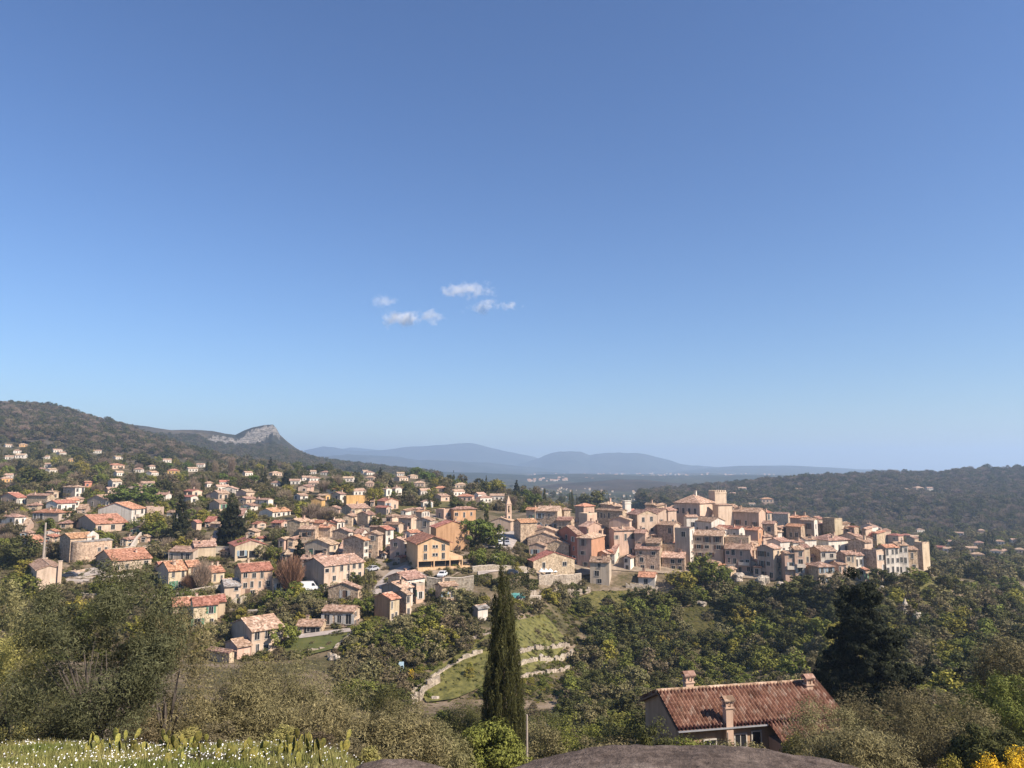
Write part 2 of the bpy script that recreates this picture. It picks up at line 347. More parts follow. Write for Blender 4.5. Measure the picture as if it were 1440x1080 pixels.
H1 = [(-260,562),(-60,566),(0,567),(50,570),(82,574),(105,580),(130,588),(160,595),(180,602),(200,609),(225,617),(250,626),(275,635),(300,644),(340,652),(420,662)]
PH1 = hill('hill', H1, 1350, [(-260,612),(0,616),(100,630),(200,647),(300,655),(420,664)], 830, HM1, 7, 80, seed=2)
H2 = [(100,592),(160,596),(185,597),(210,600),(240,604.5),(275,604.5),(300,606),(318,610),(331,611.5),(342,606),(355,601),(372,598),(384,597),(389,603),(393,611),(404,621),(416,630),(430,638),(450,645),(480,651),(520,656.5),(570,663),(620,669)]
def cl2(x, t, s):
    d = np.interp(x, [310,334,350,378,392,420], [0,.6,1,1,.7,0])       # summit cliff
    if d > 0:
        s2 = np.interp(t, [0, .66, .84, .872, .93, .955, 1], [0, .50, .60, .74, .80, .93, 1]); s = s*(1-d)+s2*d
    e = np.interp(x, [282,292,322,334], [0,1,1,0])
    if e > 0:
        s2 = np.interp(t, [0, .55, .78, .84, 1], [0, .5, .66, .86, 1]); s = s*(1-e)+s2*e
    return s
PH2 = hill('hill', H2, 2100, [(100,650),(300,655),(420,660),(520,668),(620,674)], 1300, HM2, 5, 110, n=520, m=110, seed=4, cliff=cl2, rock=[(330,353,.58,.74,.82,.95),(353,392,.76,.88,.96,1.02),(286,332,.64,.70,.78,.84)])
H3 = [(900,692),(960,687),(1000,684),(1060,680),(1100,675.5),(1147,671.5),(1218,667),(1260,665),(1310,666.5),(1335,664),(1350,660.5),(1372,660),(1400,659),(1440,657.5),(1600,652),(1750,650)]
PH3 = hill('hill', H3, 1500, [(900,706),(1000,722),(1060,735),(1200,748),(1440,752),(1750,756)], 760, HM3, 9, 120, n=320, m=60, seed=6, shape=0.9)
H4 = [(560,690),(660,688),(740,686),(780,681),(832,677),(870,674),(905,675),(935,678),(970,682),(1010,684),(1080,688),(1160,692)]
hill('hill', H4, 2300, 701, 1500, HM3, 6, 120, n=200, seed=8)
hill('hill', [(430,668),(520,664),(600,663),(680,665),(740,668),(820,666),(900,669),(1000,668),(1100,668),(1200,672)], 3600, 680, 2700, HM4, 6, 160, n=160, m=20, seed=18)
hill('mountain', [(400,650),(440,643),(490,639),(530,640.5),(565,643),(590,648),(640,648.5),(690,652),(740,656),(800,662)], 7000, 666, 5600, HM4, 30, 520, seed=10)
hill('mountain', [(360,652),(410,640),(430,632),(455,627),(470,628.5),(488,634),(515,634),(545,632),(580,629.5),(612,627),(640,624.5),(660,623),(680,626),(700,631.5),(725,637),(745,641),(775,649),(830,660)], 9600, 665, 8000, HM4, 45, 800, seed=12)
hill('mountain', [(470,634),(495,628.5),(512,631),(540,634),(560,640)], 11500, 663, 10300, HM4, 20, 800, n=60, m=20, seed=13)
hill('mountain', [(700,660),(740,650),(762,643),(775,637),(788,634),(815,635),(829,640),(848,637.5),(870,636.5),(896,636),(915,641),(940,648),(968,654),(1000,658),(1060,663)], 8400, 666, 7100, HM4, 40, 620, seed=14)
hill('hill', [(940,664),(985,659),(1040,655),(1080,654.5),(1120,655),(1165,657),(1210,660),(1270,661.5),(1340,664)], 7600, 666, 6200, HM4, 12, 600, n=160, m=20, seed=16)
sm, snt, sp_ = mat_base('sea_water', 0.25, 0.5); sp_.inputs['Base Color'].default_value = (.05,.12,.2,1)
sb = MB(); sb.poly([(-2000,9000,-62),(16500,6500,-62),(16500,13900,-62),(-2000,13900,-62)]); tag(sb.build('sea', sm), kind='structure')
# sheets draped over the ground: lane, car park, mown and wild grass
def drape(name, poly, mat, lift=0.12, y0=62.0, n=18):
    pts = [hit(px, py, y0) for px, py in poly]
    bm = bmesh.new(); f = bm.faces.new([bm.verts.new((p.x, p.y, 0)) for p in pts])
    bmesh.ops.triangulate(bm, faces=[f])
    bmesh.ops.subdivide_edges(bm, edges=bm.edges[:], cuts=8, use_grid_fill=True)
    for v in bm.verts: v.co.z = H(v.co.x, v.co.y)+lift+0.3
    me = bpy.data.meshes.new(name); bm.to_mesh(me); bm.free(); me.materials.append(mat)
    return tag(obj(name, me), kind='structure')
DIRT = plain('village_dirt', (.26,.205,.15), 1, .05, nz=.45, scale=.35)
LANE = plain('pale_lane', (.36,.31,.27), 1, .05, nz=.25, scale=.6)
GRASS = leaf_mat('meadow_grass', (.05,.052,.02), (.115,.108,.04), .9, .0, .1)
LAWN = leaf_mat('lawn_grass', (.055,.068,.024), (.08,.088,.032), .5, .0, .1)
# ------------------------------------------------------------------ foliage
def quads(cen, nrm, size, aspect=1.0, up=None):
    """one small leaf quad per centre"""
    n = len(cen); nrm = nrm/np.linalg.norm(nrm, axis=1, keepdims=True)
    r = RNG.normal(size=(n, 3)) if up is None else up+RNG.normal(size=(n, 3))*0.25
    t = np.cross(nrm, r); t /= np.linalg.norm(t, axis=1, keepdims=True)+1e-9; b = np.cross(nrm, t)
    s = (size*RNG.uniform(.7, 1.3, n))[:, None]
    w, h = t*s*0.5, b*s*0.5*aspect
    V = np.stack([cen-w*.55-h, cen+w*.55-h*.6, cen+w*.5+h, cen-w*.6+h*.5], 1).reshape(-1, 3)
    return V, np.arange(n*4).reshape(n, 4)
def clumps(shape, nc, rnd):
    """clump centres and radii for a crown of unit height and unit width"""
    out = []
    while len(out) < nc:
        p = rnd.uniform(-1, 1, 3)
        x, y, z = p[0]*.5, p[1]*.5, (p[2]+1)/2
        rr = math.hypot(x, y)*2
        if shape == 'round': ok = rr**2+((z-.5)*2)**2 < 1 and rr**2+((z-.5)*2)**2 > .25
        elif shape == 'bush': ok = rr**2+(z)**2 < 1 and rr**2+z**2 > .25
        elif shape == 'cypress': ok = rr < max(0, min(1, (1-z)*1.45)**.62*min(1, .62+z*2.2))*.95 and rr > .35*(1-z)
        elif shape == 'cone': ok = rr < (1-z)**.85*(.88+.16*math.sin(z*34)) and rr > .3*(1-z)
        elif shape == 'ragged': ok = rr < min(1, (1-z)*1.16)**.86*(.8+.2*math.sin(z*31+math.atan2(y, x)*2)) and rr > .2*(1-z)
        elif shape == 'flat': ok = rr**2+((z-.62)/.36)**2 < 1 and z > .5-.1*rr
        elif shape == 'vase': ok = rr < .25+.75*z**.6 and rr**2+((z-.45)/.56)**2 < 1 and z > .12
        if ok: out.append((x, y, z))
    return np.array(out)
def crown_np(shape, nc, nleaf, leaf, cr, seed, aspect=1.3, flat=0.0, updir=None, low=0.0):
    rnd = np.random.default_rng(seed); c = clumps(shape, nc, rnd); r = cr*rnd.uniform(.6, 1.35, nc)
    per = max(1, nleaf//nc); idx = np.repeat(np.arange(nc), per)
    d = rnd.normal(size=(len(idx), 3)); d /= np.linalg.norm(d, axis=1, keepdims=True)
    rad = r[idx]*rnd.uniform(.25, 1, len(idx))**.6
    off = d*rad[:, None]; off[:, 2] *= (1-flat)
    P = c[idx]+off; P[:, 2] = np.maximum(P[:, 2], low)
    mid = np.array([0, 0, .45]); nrm = d+0.6*(P-mid)+rnd.normal(size=P.shape)*.5
    return quads(P, nrm, leaf*np.ones(len(P)), aspect, updir)
def twigs_np(nt, seed, wid=.006, vase=1.0):
    """bare crown: many thin curved twigs"""
    rnd = np.random.default_rng(seed); Vs, Fs = [], []
    ends = clumps('round', nt, rnd); ends[:, 2] = .2+ends[:, 2]*.8
    a = ends*np.array([.55, .55, .6])+rnd.normal(size=ends.shape)*.03; a[:, 2] = np.minimum(a[:, 2], ends[:, 2]-.05)
    w = rnd.normal(size=ends.shape); w /= np.linalg.norm(w, axis=1, keepdims=True)
    V = np.stack([a-w*wid, a+w*wid, ends+w*wid*.5, ends-w*wid*.5], 1).reshape(-1, 3)
    return V, np.arange(nt*4).reshape(nt, 4)
def limb_mb(nl, h0, spread, r0, seed, lean=0.0):
    mb = MB(); rnd = random.Random(seed)
    mb.tube([(0,0,-.08), (0.005,0,h0*.5), (0.0,0.01,h0)], [r0*1.35, r0, r0*.8], 7)
    for k in range(nl):
        a = 6.283*k/nl+rnd.uniform(-.4, .4); s = spread*rnd.uniform(.6, 1); t = rnd.uniform(.65, .95)
        mb.tube([(0,0,h0*.9), (math.cos(a)*s*.4, math.sin(a)*s*.4, h0+(t-h0)*.45), (math.cos(a)*s, math.sin(a)*s, t)], [r0*.6, r0*.4, r0*.12], 5)
    return mb
LM = dict(
  bigolive=leaf_mat('leaves_old_olive', (.048,.054,.029), (.125,.13,.072), 5),
  olive=leaf_mat('leaves_olive', (0.093, 0.090, 0.046), (0.194, 0.178, 0.096), 5), dark=leaf_mat('leaves_evergreen', (0.040, 0.048, 0.019), (0.093, 0.096, 0.034), 5),
  green=leaf_mat('leaves_green', (0.074, 0.093, 0.022), (0.155, 0.171, 0.043), 5), lime=leaf_mat('leaves_lime', (0.127, 0.132, 0.025), (0.230, 0.207, 0.052), 5),
  cyp=leaf_mat('leaves_cypress', (0.028, 0.034, 0.015), (0.085, 0.085, 0.031), 7), pine=leaf_mat('needles_pine', (0.056, 0.085, 0.023), (0.116, 0.155, 0.039), 5),
  conif=leaf_mat('needles_dark', (0.011, 0.014, 0.008), (0.028, 0.032, 0.016), 6), brown=leaf_mat('leaves_dry_brown', (.082,.072,.044), (.145,.122,.080), 5),
  twig=leaf_mat('twigs_bare', (0.149, 0.115, 0.092), (0.230, 0.184, 0.149), 5, 0), red=leaf_mat('twigs_reddish', (0.127, 0.069, 0.052), (0.184, 0.103, 0.075), 5, 0),
  yellow=leaf_mat('flowers_yellow', (0.500, 0.340, 0.020), (0.620, 0.460, 0.040), 4), sunny=leaf_mat('leaves_sunny_olive', (.16,.155,.055), (.29,.265,.11), 5))  # sunny: olive leaves paled so sunlight sits in their colour
def crown_mesh(name, mat, data, trunk=None, bark='bark'):
    V, Fq = data
    if trunk is None: return mesh_np(name, V, Fq, [mat])
    me0 = trunk.mesh(name+'_t', [M[bark]])
    tv = np.empty(len(me0.vertices)*3, np.float32); me0.vertices.foreach_get('co', tv); tv = tv.reshape(-1, 3)
    tf = [tuple(p.vertices) for p in me0.polygons]
    me = bpy.data.meshes.new(name); nV = len(V)
    me.from_pydata(np.vstack([V, tv]).tolist(), [], [tuple(q) for q in Fq.tolist()]+[tuple(i+nV for i in f) for f in tf])
    me.materials.append(mat); me.materials.append(M[bark])
    me.polygons.foreach_set('material_index', [0]*len(Fq)+[1]*len(tf)); me.update(); return me
# small prototypes: one mesh each, unit height, unit width
PROTO = {}
def proto(kind, seed):
    key = (kind, seed)
    if key in PROTO: return PROTO[key]
    tr = limb_mb(4, .3, .22, .022, seed)
    if kind == 'olive': d = crown_np('round', 46, 2600, .05, .13, seed, 1.5); d[0][:, 2] = d[0][:, 2]*.82+.18; me = crown_mesh('olive_small', LM['olive'], d, tr, 'barkg')
    elif kind == 'oak': d = crown_np('round', 40, 2400, .06, .14, seed); d[0][:, 2] = d[0][:, 2]*.85+.15; me = crown_mesh('oak_small', LM['dark'], d, tr)
    elif kind == 'green': d = crown_np('round', 38, 2200, .06, .14, seed); d[0][:, 2] = d[0][:, 2]*.87+.13; me = crown_mesh('green_small', LM['green'], d, tr)
    elif kind == 'lime': d = crown_np('round', 38, 2200, .06, .14, seed); d[0][:, 2] = d[0][:, 2]*.87+.13; me = crown_mesh('lime_small', LM['lime'], d, tr)
    elif kind == 'brown': d = crown_np('round', 40, 1800, .055, .14, seed); d[0][:, 2] = d[0][:, 2]*.85+.15; me = crown_mesh('brown_small', LM['brown'], d, tr)
    elif kind == 'cypress': me = crown_mesh('cypress_small', LM['cyp'], crown_np('cypress', 60, 2600, .05, .09, seed, 2.2), limb_mb(0, .2, .1, .03, seed))
    elif kind == 'conifer': me = crown_mesh('conifer_small', LM['conif'], crown_np('cone', 170, 6500, .05, .08, seed, 1.8, .5), limb_mb(0, .6, .1, .022, seed))
    elif kind == 'pine':
        d = crown_np('flat', 46, 2800, .045, .12, seed, 1.6, .3); me = crown_mesh('pine_small', LM['pine'], d, limb_mb(6, .45, .3, .022, seed))
    elif kind == 'bare': me = crown_mesh('bare_small', LM['twig'], twigs_np(1100, seed, .005), limb_mb(7, .25, .32, .02, seed), 'barkg')
    elif kind == 'redbare': me = crown_mesh('redbare_small', LM['red'], twigs_np(1700, seed, .006), limb_mb(7, .25, .32, .02, seed))
    elif kind == 'poplar':
        d = crown_np('cypress', 50, 1500, .04, .10, seed, 1.4); me = crown_mesh('poplar_small', LM['olive'], d, limb_mb(4, .3, .12, .016, seed), 'barkg')
    elif kind == 'shrub': me = crown_mesh('shrub_small', LM['dark'], crown_np('bush', 34, 2000, .065, .16, seed, low=-.05))
    elif kind == 'oshrub': me = crown_mesh('shrub_grey', LM['olive'], crown_np('bush', 34, 2000, .06, .16, seed, low=-.05))
    elif kind == 'gshrub': me = crown_mesh('shrub_green', LM['green'], crown_np('bush', 34, 2000, .065, .16, seed, low=-.05))
    elif kind == 'lshrub': me = crown_mesh('shrub_lime', LM['lime'], crown_np('bush', 30, 1600, .065, .16, seed, low=-.05))
    elif kind == 'bshrub': me = crown_mesh('shrub_brown', LM['brown'], crown_np('bush', 34, 1500, .06, .16, seed, low=-.05))
    elif kind == 'yshrub': me = crown_mesh('shrub_yellow', LM['yellow'], crown_np('bush', 30, 1400, .06, .16, seed, low=-.05))
    PROTO[key] = me; return me
WORDS = dict(olive=('olive_tree', 'grey green olive tree', 'tree'), oak=('oak_tree', 'dark evergreen oak', 'tree'), green=('leafy_tree', 'green leafy tree', 'tree'),
  lime=('leafy_tree', 'yellow green tree', 'tree'), brown=('leafy_tree', 'brownish budding tree', 'tree'), cypress=('cypress_tree', 'slim dark cypress', 'tree'),
  conifer=('conifer_tree', 'dark cone shaped conifer', 'tree'), pine=('pine_tree', 'broad green umbrella pine', 'tree'), bare=('bare_tree', 'bare grey twiggy tree', 'tree'),
  redbare=('bare_tree', 'bare reddish tree', 'tree'), poplar=('poplar_tree', 'pale slender poplar', 'tree'), shrub=('shrub', 'dark evergreen shrub', 'shrub'),
  oshrub=('shrub', 'grey green shrub', 'shrub'), gshrub=('shrub', 'fresh green shrub', 'shrub'), lshrub=('shrub', 'yellow green shrub', 'shrub'),
  bshrub=('shrub', 'brown dry shrub', 'shrub'), yshrub=('shrub', 'yellow flowering shrub', 'shrub'))
PLANTS = []     # (object, kind, px, py_mid, height px) - labelled at the end
def plant(kind, px, base, hpx, wpx, y0=62.0, label=None, sink=0.0, split=False, seed=None, P=None, z=None):
    if P is None: P = hit(px, base, y0)
    if z is not None: P = Vector((P.x, P.y, z))
    k = P.y/F; h, w = hpx*k*1.0, wpx*k*1.08
    me = proto(kind, seed if seed is not None else random.choice((1, 2, 3)))
    nm, _, cat = WORDS[kind]
    if split and len(me.materials) > 1:
        o = empty(nm, (P.x, P.y, P.z-sink), random.uniform(0, 6.28))
        for part, mi in (('crown', 0), ('trunk', 1)):
            key = me.name+part
            if key not in PROTO:
                bm = bmesh.new(); bm.from_mesh(me)
                bmesh.ops.delete(bm, geom=[f for f in bm.faces if f.material_index != mi], context='FACES')
                for f in bm.faces: f.material_index = 0
                m2 = bpy.data.meshes.new(me.name+'_'+part); bm.to_mesh(m2); bm.free(); m2.materials.append(me.materials[mi]); PROTO[key] = m2
            c = obj(part, PROTO[key], o); c.scale = (w, w, h)
    else:
        o = obj(nm, me, None, (P.x, P.y, P.z-sink), random.uniform(0, 6.28)); o.scale = (w, w, h)
    tag(o, label, cat, {'tree': 'trees among the houses and slopes', 'shrub': 'shrubs on the slopes'}[cat])
    if label is None: PLANTS.append((o, kind, px, base-hpx/2, hpx))
    return o
# stuff: one object that instances plant meshes on points (nobody could count it)
STUFF = bpy.data.collections.new('plant_sources')
def scatter(name, pts, scl, kinds, label, weights=None):
    col = bpy.data.collections.new(name+'_sources'); 
    for i, (k, s) in enumerate(kinds):
        o = bpy.data.objects.new('%02d_%s' % (i, k), proto(k, s)); col.objects.link(o)
    n = len(pts); me = bpy.data.meshes.new(name); me.vertices.add(n); me.vertices.foreach_set('co', np.asarray(pts, np.float32).ravel())
    at = me.attributes.new('scl', 'FLOAT_VECTOR', 'POINT'); at.data.foreach_set('vector', np.asarray(scl, np.float32).ravel())
    at = me.attributes.new('rot', 'FLOAT', 'POINT'); at.data.foreach_set('value', RNG.uniform(0, 6.28, n).astype(np.float32))
    at = me.attributes.new('idx', 'INT', 'POINT')
    at.data.foreach_set('value', RNG.choice(len(kinds), n, p=weights).astype(np.int32))
    o = obj(name, me); ng = bpy.data.node_groups.new(name, 'GeometryNodeTree')
    ng.interface.new_socket('Geometry', in_out='INPUT', socket_type='NodeSocketGeometry')
    ng.interface.new_socket('Geometry', in_out='OUTPUT', socket_type='NodeSocketGeometry')
    gi, go = ng.nodes.new('NodeGroupInput'), ng.nodes.new('NodeGroupOutput'); ip = ng.nodes.new('GeometryNodeInstanceOnPoints')
    ci = ng.nodes.new('GeometryNodeCollectionInfo'); ci.inputs[0].default_value = col; ci.inputs[1].default_value = True; ci.inputs[2].default_value = True
    def na(nm, t):
        q = ng.nodes.new('GeometryNodeInputNamedAttribute'); q.data_type = t; q.inputs[0].default_value = nm; return q.outputs[0]
    cx = ng.nodes.new('ShaderNodeCombineXYZ'); L = ng.links.new
    L(gi.outputs[0], ip.inputs['Points']); L(ci.outputs[0], ip.inputs['Instance']); ip.inputs['Pick Instance'].default_value = True
    L(na('idx', 'INT'), ip.inputs['Instance Index']); L(na('rot', 'FLOAT'), cx.inputs[2]); L(cx.outputs[0], ip.inputs['Rotation'])
    L(na('scl', 'FLOAT_VECTOR'), ip.inputs['Scale']); L(ip.outputs[0], go.inputs[0])
    md = o.modifiers.new('scatter', 'NODES'); md.node_group = ng
    return tag(o, label, None, None, 'stuff')
# ------------------------------------------------------------------ houses
WINCACHE = {}
def window_mesh(w, h, kind):
    key = (round(w, 1), round(h, 1), kind)
    if key not in WINCACHE:
        w, h = max(.4, key[0]), max(.5, key[1]); b = MB()
        # faces -y, origin at the window's centre on the wall plane; recessed dark pane inside a proud surround
        b.box(-w/2, w/2, -.03, .04, -h/2, h/2, 1)
        t = .09
        b.box(-w/2-t, -w/2, -.07, .05, -h/2, h/2); b.box(w/2, w/2+t, -.07, .05, -h/2, h/2)
        b.box(-w/2-t, w/2+t, -.07, .05, h/2, h/2+t); b.box(-w/2-t-.05, w/2+t+.05, -.13, .05, -h/2-t, -h/2)
        if h > .9: b.box(-.025, .025, -.05, -.025, -h/2, h/2)
        WINCACHE[key] = b.mesh('window', [M['frame'], M['glass']])
    return WINCACHE[key]
def shutter_mesh(w, h, mk):
    key = ('s', round(w, 1), round(h, 1), mk)
    if key not in WINCACHE:
        b = MB(); w2 = max(.4, key[1])/2; h = max(.5, key[2])
        b.box(-w2/2, w2/2, -.06, -.01, -h/2, h/2)
        for i in range(1, 6): b.box(-w2/2+.03, w2/2-.03, -.08, -.06, -h/2+h*i/6-.05, -h/2+h*i/6+.05)
        WINCACHE[key] = b.mesh('shutter', [M[mk]])
    return WINCACHE[key]
def put_window(root, face, s, z, w, h, L, Rr, shut=None):
    """face F: front wall y=0, s measured from the far-left end; face S: right wall x=0"""
    if face == 'F': loc, rz = (-L+s, 0, z), 0
    else: loc, rz = (0, s, z), R(90)
    o = obj('window', window_mesh(w, h, 0), root, loc, rz)
    if shut:
        for sg in (-1, 1): obj('shutter', shutter_mesh(w, h, shut), o, (sg*(w*.75+.1), -.005, 0))
    return o
def slab(mb, a, b, c, d, th, m=0):
    """roof plane given by its top corners"""
    mb.hexa([(p[0], p[1], p[2]-th) for p in (a, b, c, d)]+[a, b, c, d], m)
def gable(mbw, mbr, L, Rr, h, rise, typ, oe=.42, og=.22, th=.2):
    sw = (lambda p: p) if typ == 'R' else None
    if typ == 'R':      # ridge runs along y, gable ends on the front wall
        mid = -L/2
        mbw.hexa([(-L,0,h),(0,0,h),(0,Rr,h),(-L,Rr,h),(mid-.02,0,h+rise),(mid+.02,0,h+rise),(mid+.02,Rr,h+rise),(mid-.02,Rr,h+rise)])
        k = rise/(L/2); e = h-k*oe+.22
        t = h+rise+.22
        slab(mbr, (-L-oe,-og,e), (mid,-og,t), (mid,Rr+og,t), (-L-oe,Rr+og,e), th)
        slab(mbr, (mid,-og,t), (oe,-og,e), (oe,Rr+og,e), (mid,Rr+og,t), th)
        mbr.tube([(mid,-og,t), (mid,Rr+og,t)], .13, 6, 1)
    else:
        mid = Rr/2
        mbw.hexa([(-L,0,h),(0,0,h),(0,Rr,h),(-L,Rr,h),(-L,mid-.02,h+rise),(0,mid-.02,h+rise),(0,mid+.02,h+rise),(-L,mid+.02,h+rise)])
        k = rise/(Rr/2); e = h-k*oe+.22; t = h+rise+.22
        slab(mbr, (-L-og,-oe,e), (og,-oe,e), (og,mid,t), (-L-og,mid,t), th)
        slab(mbr, (-L-og,mid,t), (og,mid,t), (og,Rr+oe,e), (-L-og,Rr+oe,e), th)
        mbr.tube([(-L-og,mid,t), (og,mid,t)], .13, 6, 1)
def hip(mbr, L, Rr, h, rise, oe=.45):
    x0, x1, y0, y1 = -L-oe, oe, -oe, Rr+oe; z = h+.05; t = h+rise+.2
    if L >= Rr: r0, r1 = (x0+(y1-y0)/2*.95, (y0+y1)/2, t), (x1-(y1-y0)/2*.95, (y0+y1)/2, t)
    else: r0, r1 = ((x0+x1)/2, y0+(x1-x0)/2*.95, t), ((x0+x1)/2, y1-(x1-x0)/2*.95, t)
    a, b, c, d = (x0,y0,z), (x1,y0,z), (x1,y1,z), (x0,y1,z); lo = [(p[0], p[1], p[2]-.18) for p in (a, b, c, d)]
    if L >= Rr:
        mbr.poly([a, b, r1, r0]); mbr.poly([b, c, r1]); mbr.poly([c, d, r0, r1]); mbr.poly([d, a, r0])
    else:
        mbr.poly([a, b, r0]); mbr.poly([b, c, r1, r0]); mbr.poly([c, d, r1]); mbr.poly([d, a, r0, r1])
    mbr.poly(lo[::-1])
    for p, q, pl, ql in ((a,b,lo[0],lo[1]),(b,c,lo[1],lo[2]),(c,d,lo[2],lo[3]),(d,a,lo[3],lo[0])): mbr.poly([pl, ql, q, p])
    mbr.tube([r0, r1], .12, 6, 1)
HOUSES = []    # pixel boxes for the plants to keep clear of
def chimney(parent, x, y, z, w=.55, h=1.1, wm='b'):
    b = MB(); b.box(x-w/2, x+w/2, y-w*.4, y+w*.4, z-.9, z+h)
    b.box(x-w/2-.06, x+w/2+.06, y-w*.4-.06, y+w*.4+.06, z+h, z+h+.1)
    for sx in (-1, 1): b.box(x+sx*w*.36-.06, x+sx*w*.36+.06, y-w*.35, y+w*.35, z+h+.1, z+h+.32)
    b.box(x-w/2-.1, x+w/2+.1, y-w*.4-.1, y+w*.4+.1, z+h+.32, z+h+.42, 1)
    return b.build('chimney', [WM[wm], RM['n']], parent)
def footprint(xl, xc, xr, ye, yb, a, Y=None):
    C0 = hit(xc, yb)
    if Y: u, v = uv(xc, yb); C0 = Vector((u*Y, Y, v*Y))
    phi = math.degrees(math.atan2(C0.x, C0.y)); aw = R(a+phi)
    z0 = C0.z; h = uv(xc, ye)[1]*C0.y-z0
    ul, ur = uv(xl, yb)[0], uv(xr, yb)[0]
    dl = math.cos(aw)+ul*math.sin(aw); L = (C0.x-ul*C0.y)/dl if dl > .05 else 9
    dr = math.sin(aw)-ur*math.cos(aw); Rr = (ur*C0.y-C0.x)/dr if dr > .05 else 9
    px = C0.y/F
    if xc-xl <= 4 and not 2 < L < 14: L = min(max(Rr*.8, 4), 10)
    if xr-xc <= 4 and not 3 < Rr < 12: Rr = min(max(L*.8, 4), 10)
    L = min(max(L, 1.2), 30); Rr = min(max(Rr, 1.2), 30)
    return C0, aw, h, L, Rr
def house(xl, xc, xr, ye, yb, a, T, wall, roof, wl, wr, label, name='house', cat='house', group='houses of the hillside village', rise=None, chim=None, Y=None, shut=None, win=True, deep=3.5):
    C0, aw, h, L, Rr = footprint(xl, xc, xr, ye, yb, a, Y)
    root = empty(name, C0, -aw, label, cat, group)
    HOUSES.append((xl, xr, ye-7, yb, C0.y))
    w1, _, w2 = wall.partition('/')
    mw, mr = MB(), MB()
    mw.box(-L, 0, 0, Rr, -deep, h)
    span = L if T == 'R' else Rr
    rs = rise if rise is not None else min(.33*span/2, 2.6)
    mats = [WM[w1]]
    if w2: mats.append(WM[w2]); mw.m[3] = 1  # second tone for the right wall; on many houses it paints sun against shade
    if T in 'RL': gable(mw, mr, L, Rr, h, rs, T)
    elif T == 'H': hip(mr, L, Rr, h, min(.36*min(L, Rr)/2, 2.8))
    elif T == 'S':
        mw.hexa([(-L,0,h),(0,0,h),(0,Rr,h),(-L,Rr,h),(-L,0,h+.01),(0,0,h+.01),(0,Rr,h+Rr*.28),(-L,Rr,h+Rr*.28)])
        slab(mr, (-L-.2,-.4,h+.1), (.2,-.4,h+.1), (.2,Rr+.2,h+Rr*.28+.25), (-L-.2,Rr+.2,h+Rr*.28+.25), .18)
    elif T == 'F':
        mr.box(-L+.2, -.2, .2, Rr-.2, h, h+.06)
        mw.box(-L, 0, 0, .25, h, h+.55); mw.box(-L, 0, Rr-.25, Rr, h, h+.55); mw.box(-L, -L+.25, .25, Rr-.25, h, h+.55); mw.box(-.25, 0, .25, Rr-.25, h, h+.55)
    ow = mw.build('wall', mats, root); orf = mr.build('roof', [RM[roof], RM['p']], root)
    rnd = random.Random(int(xl*31+xc*7+yb))
    for face, spec, ln in (('F', wl, L), ('S', wr, Rr)):
        if not win or spec in ('0', ''): continue
        nc, nr = [int(q) for q in spec.split('x')]
        fh = h/nr
        sh = shut or (rnd.choice(('shutter', 'shutter_blue', 'shutter_brown', 'shutter_pale', 'shutter_green')) if C0.y < 330 and rnd.random() < .6 else None)
        ww = min(1.1, ln/nc*.45); wh = min(1.65, fh*.56)
        for r_ in range(nr):
            for c_ in range(nc):
                if nc*nr > 3 and rnd.random() < .16: continue
                v_ = rnd.choice((1, 1, 1.15, .8, .62)); v2 = rnd.choice((1, 1, 1.25, .75, 1.1))
                s = ln*(c_+.5)/nc+rnd.uniform(-.17, .17)*ln/nc
                put_window(root, face, s, fh*(r_+.52)+rnd.uniform(-.08, .08)*fh, ww*v_, wh*v2, L, Rr, sh if ln/nc > 2.0 and v_ > .7 and rnd.random() < .85 else None)
    nch = chim if chim is not None else (rnd.random() < .55)+(rnd.random() < .2)
    for k in range(int(nch)):
        if T in 'RLH' and L > 2.5 and Rr > 2.5:
            fx, fy = rnd.uniform(.15, .85), rnd.uniform(.15, .85)
            t = abs((fx if T == 'R' else fy)-.5)*2
            if T == 'H': t = max(abs(fx-.5), abs(fy-.5))*2
            chimney(orf, -L*fx, Rr*fy, h+rs*(1-t), .6, rnd.uniform(.7, 1.2), rnd.choice('bpc'))
    return root, ow, orf, L, Rr, h
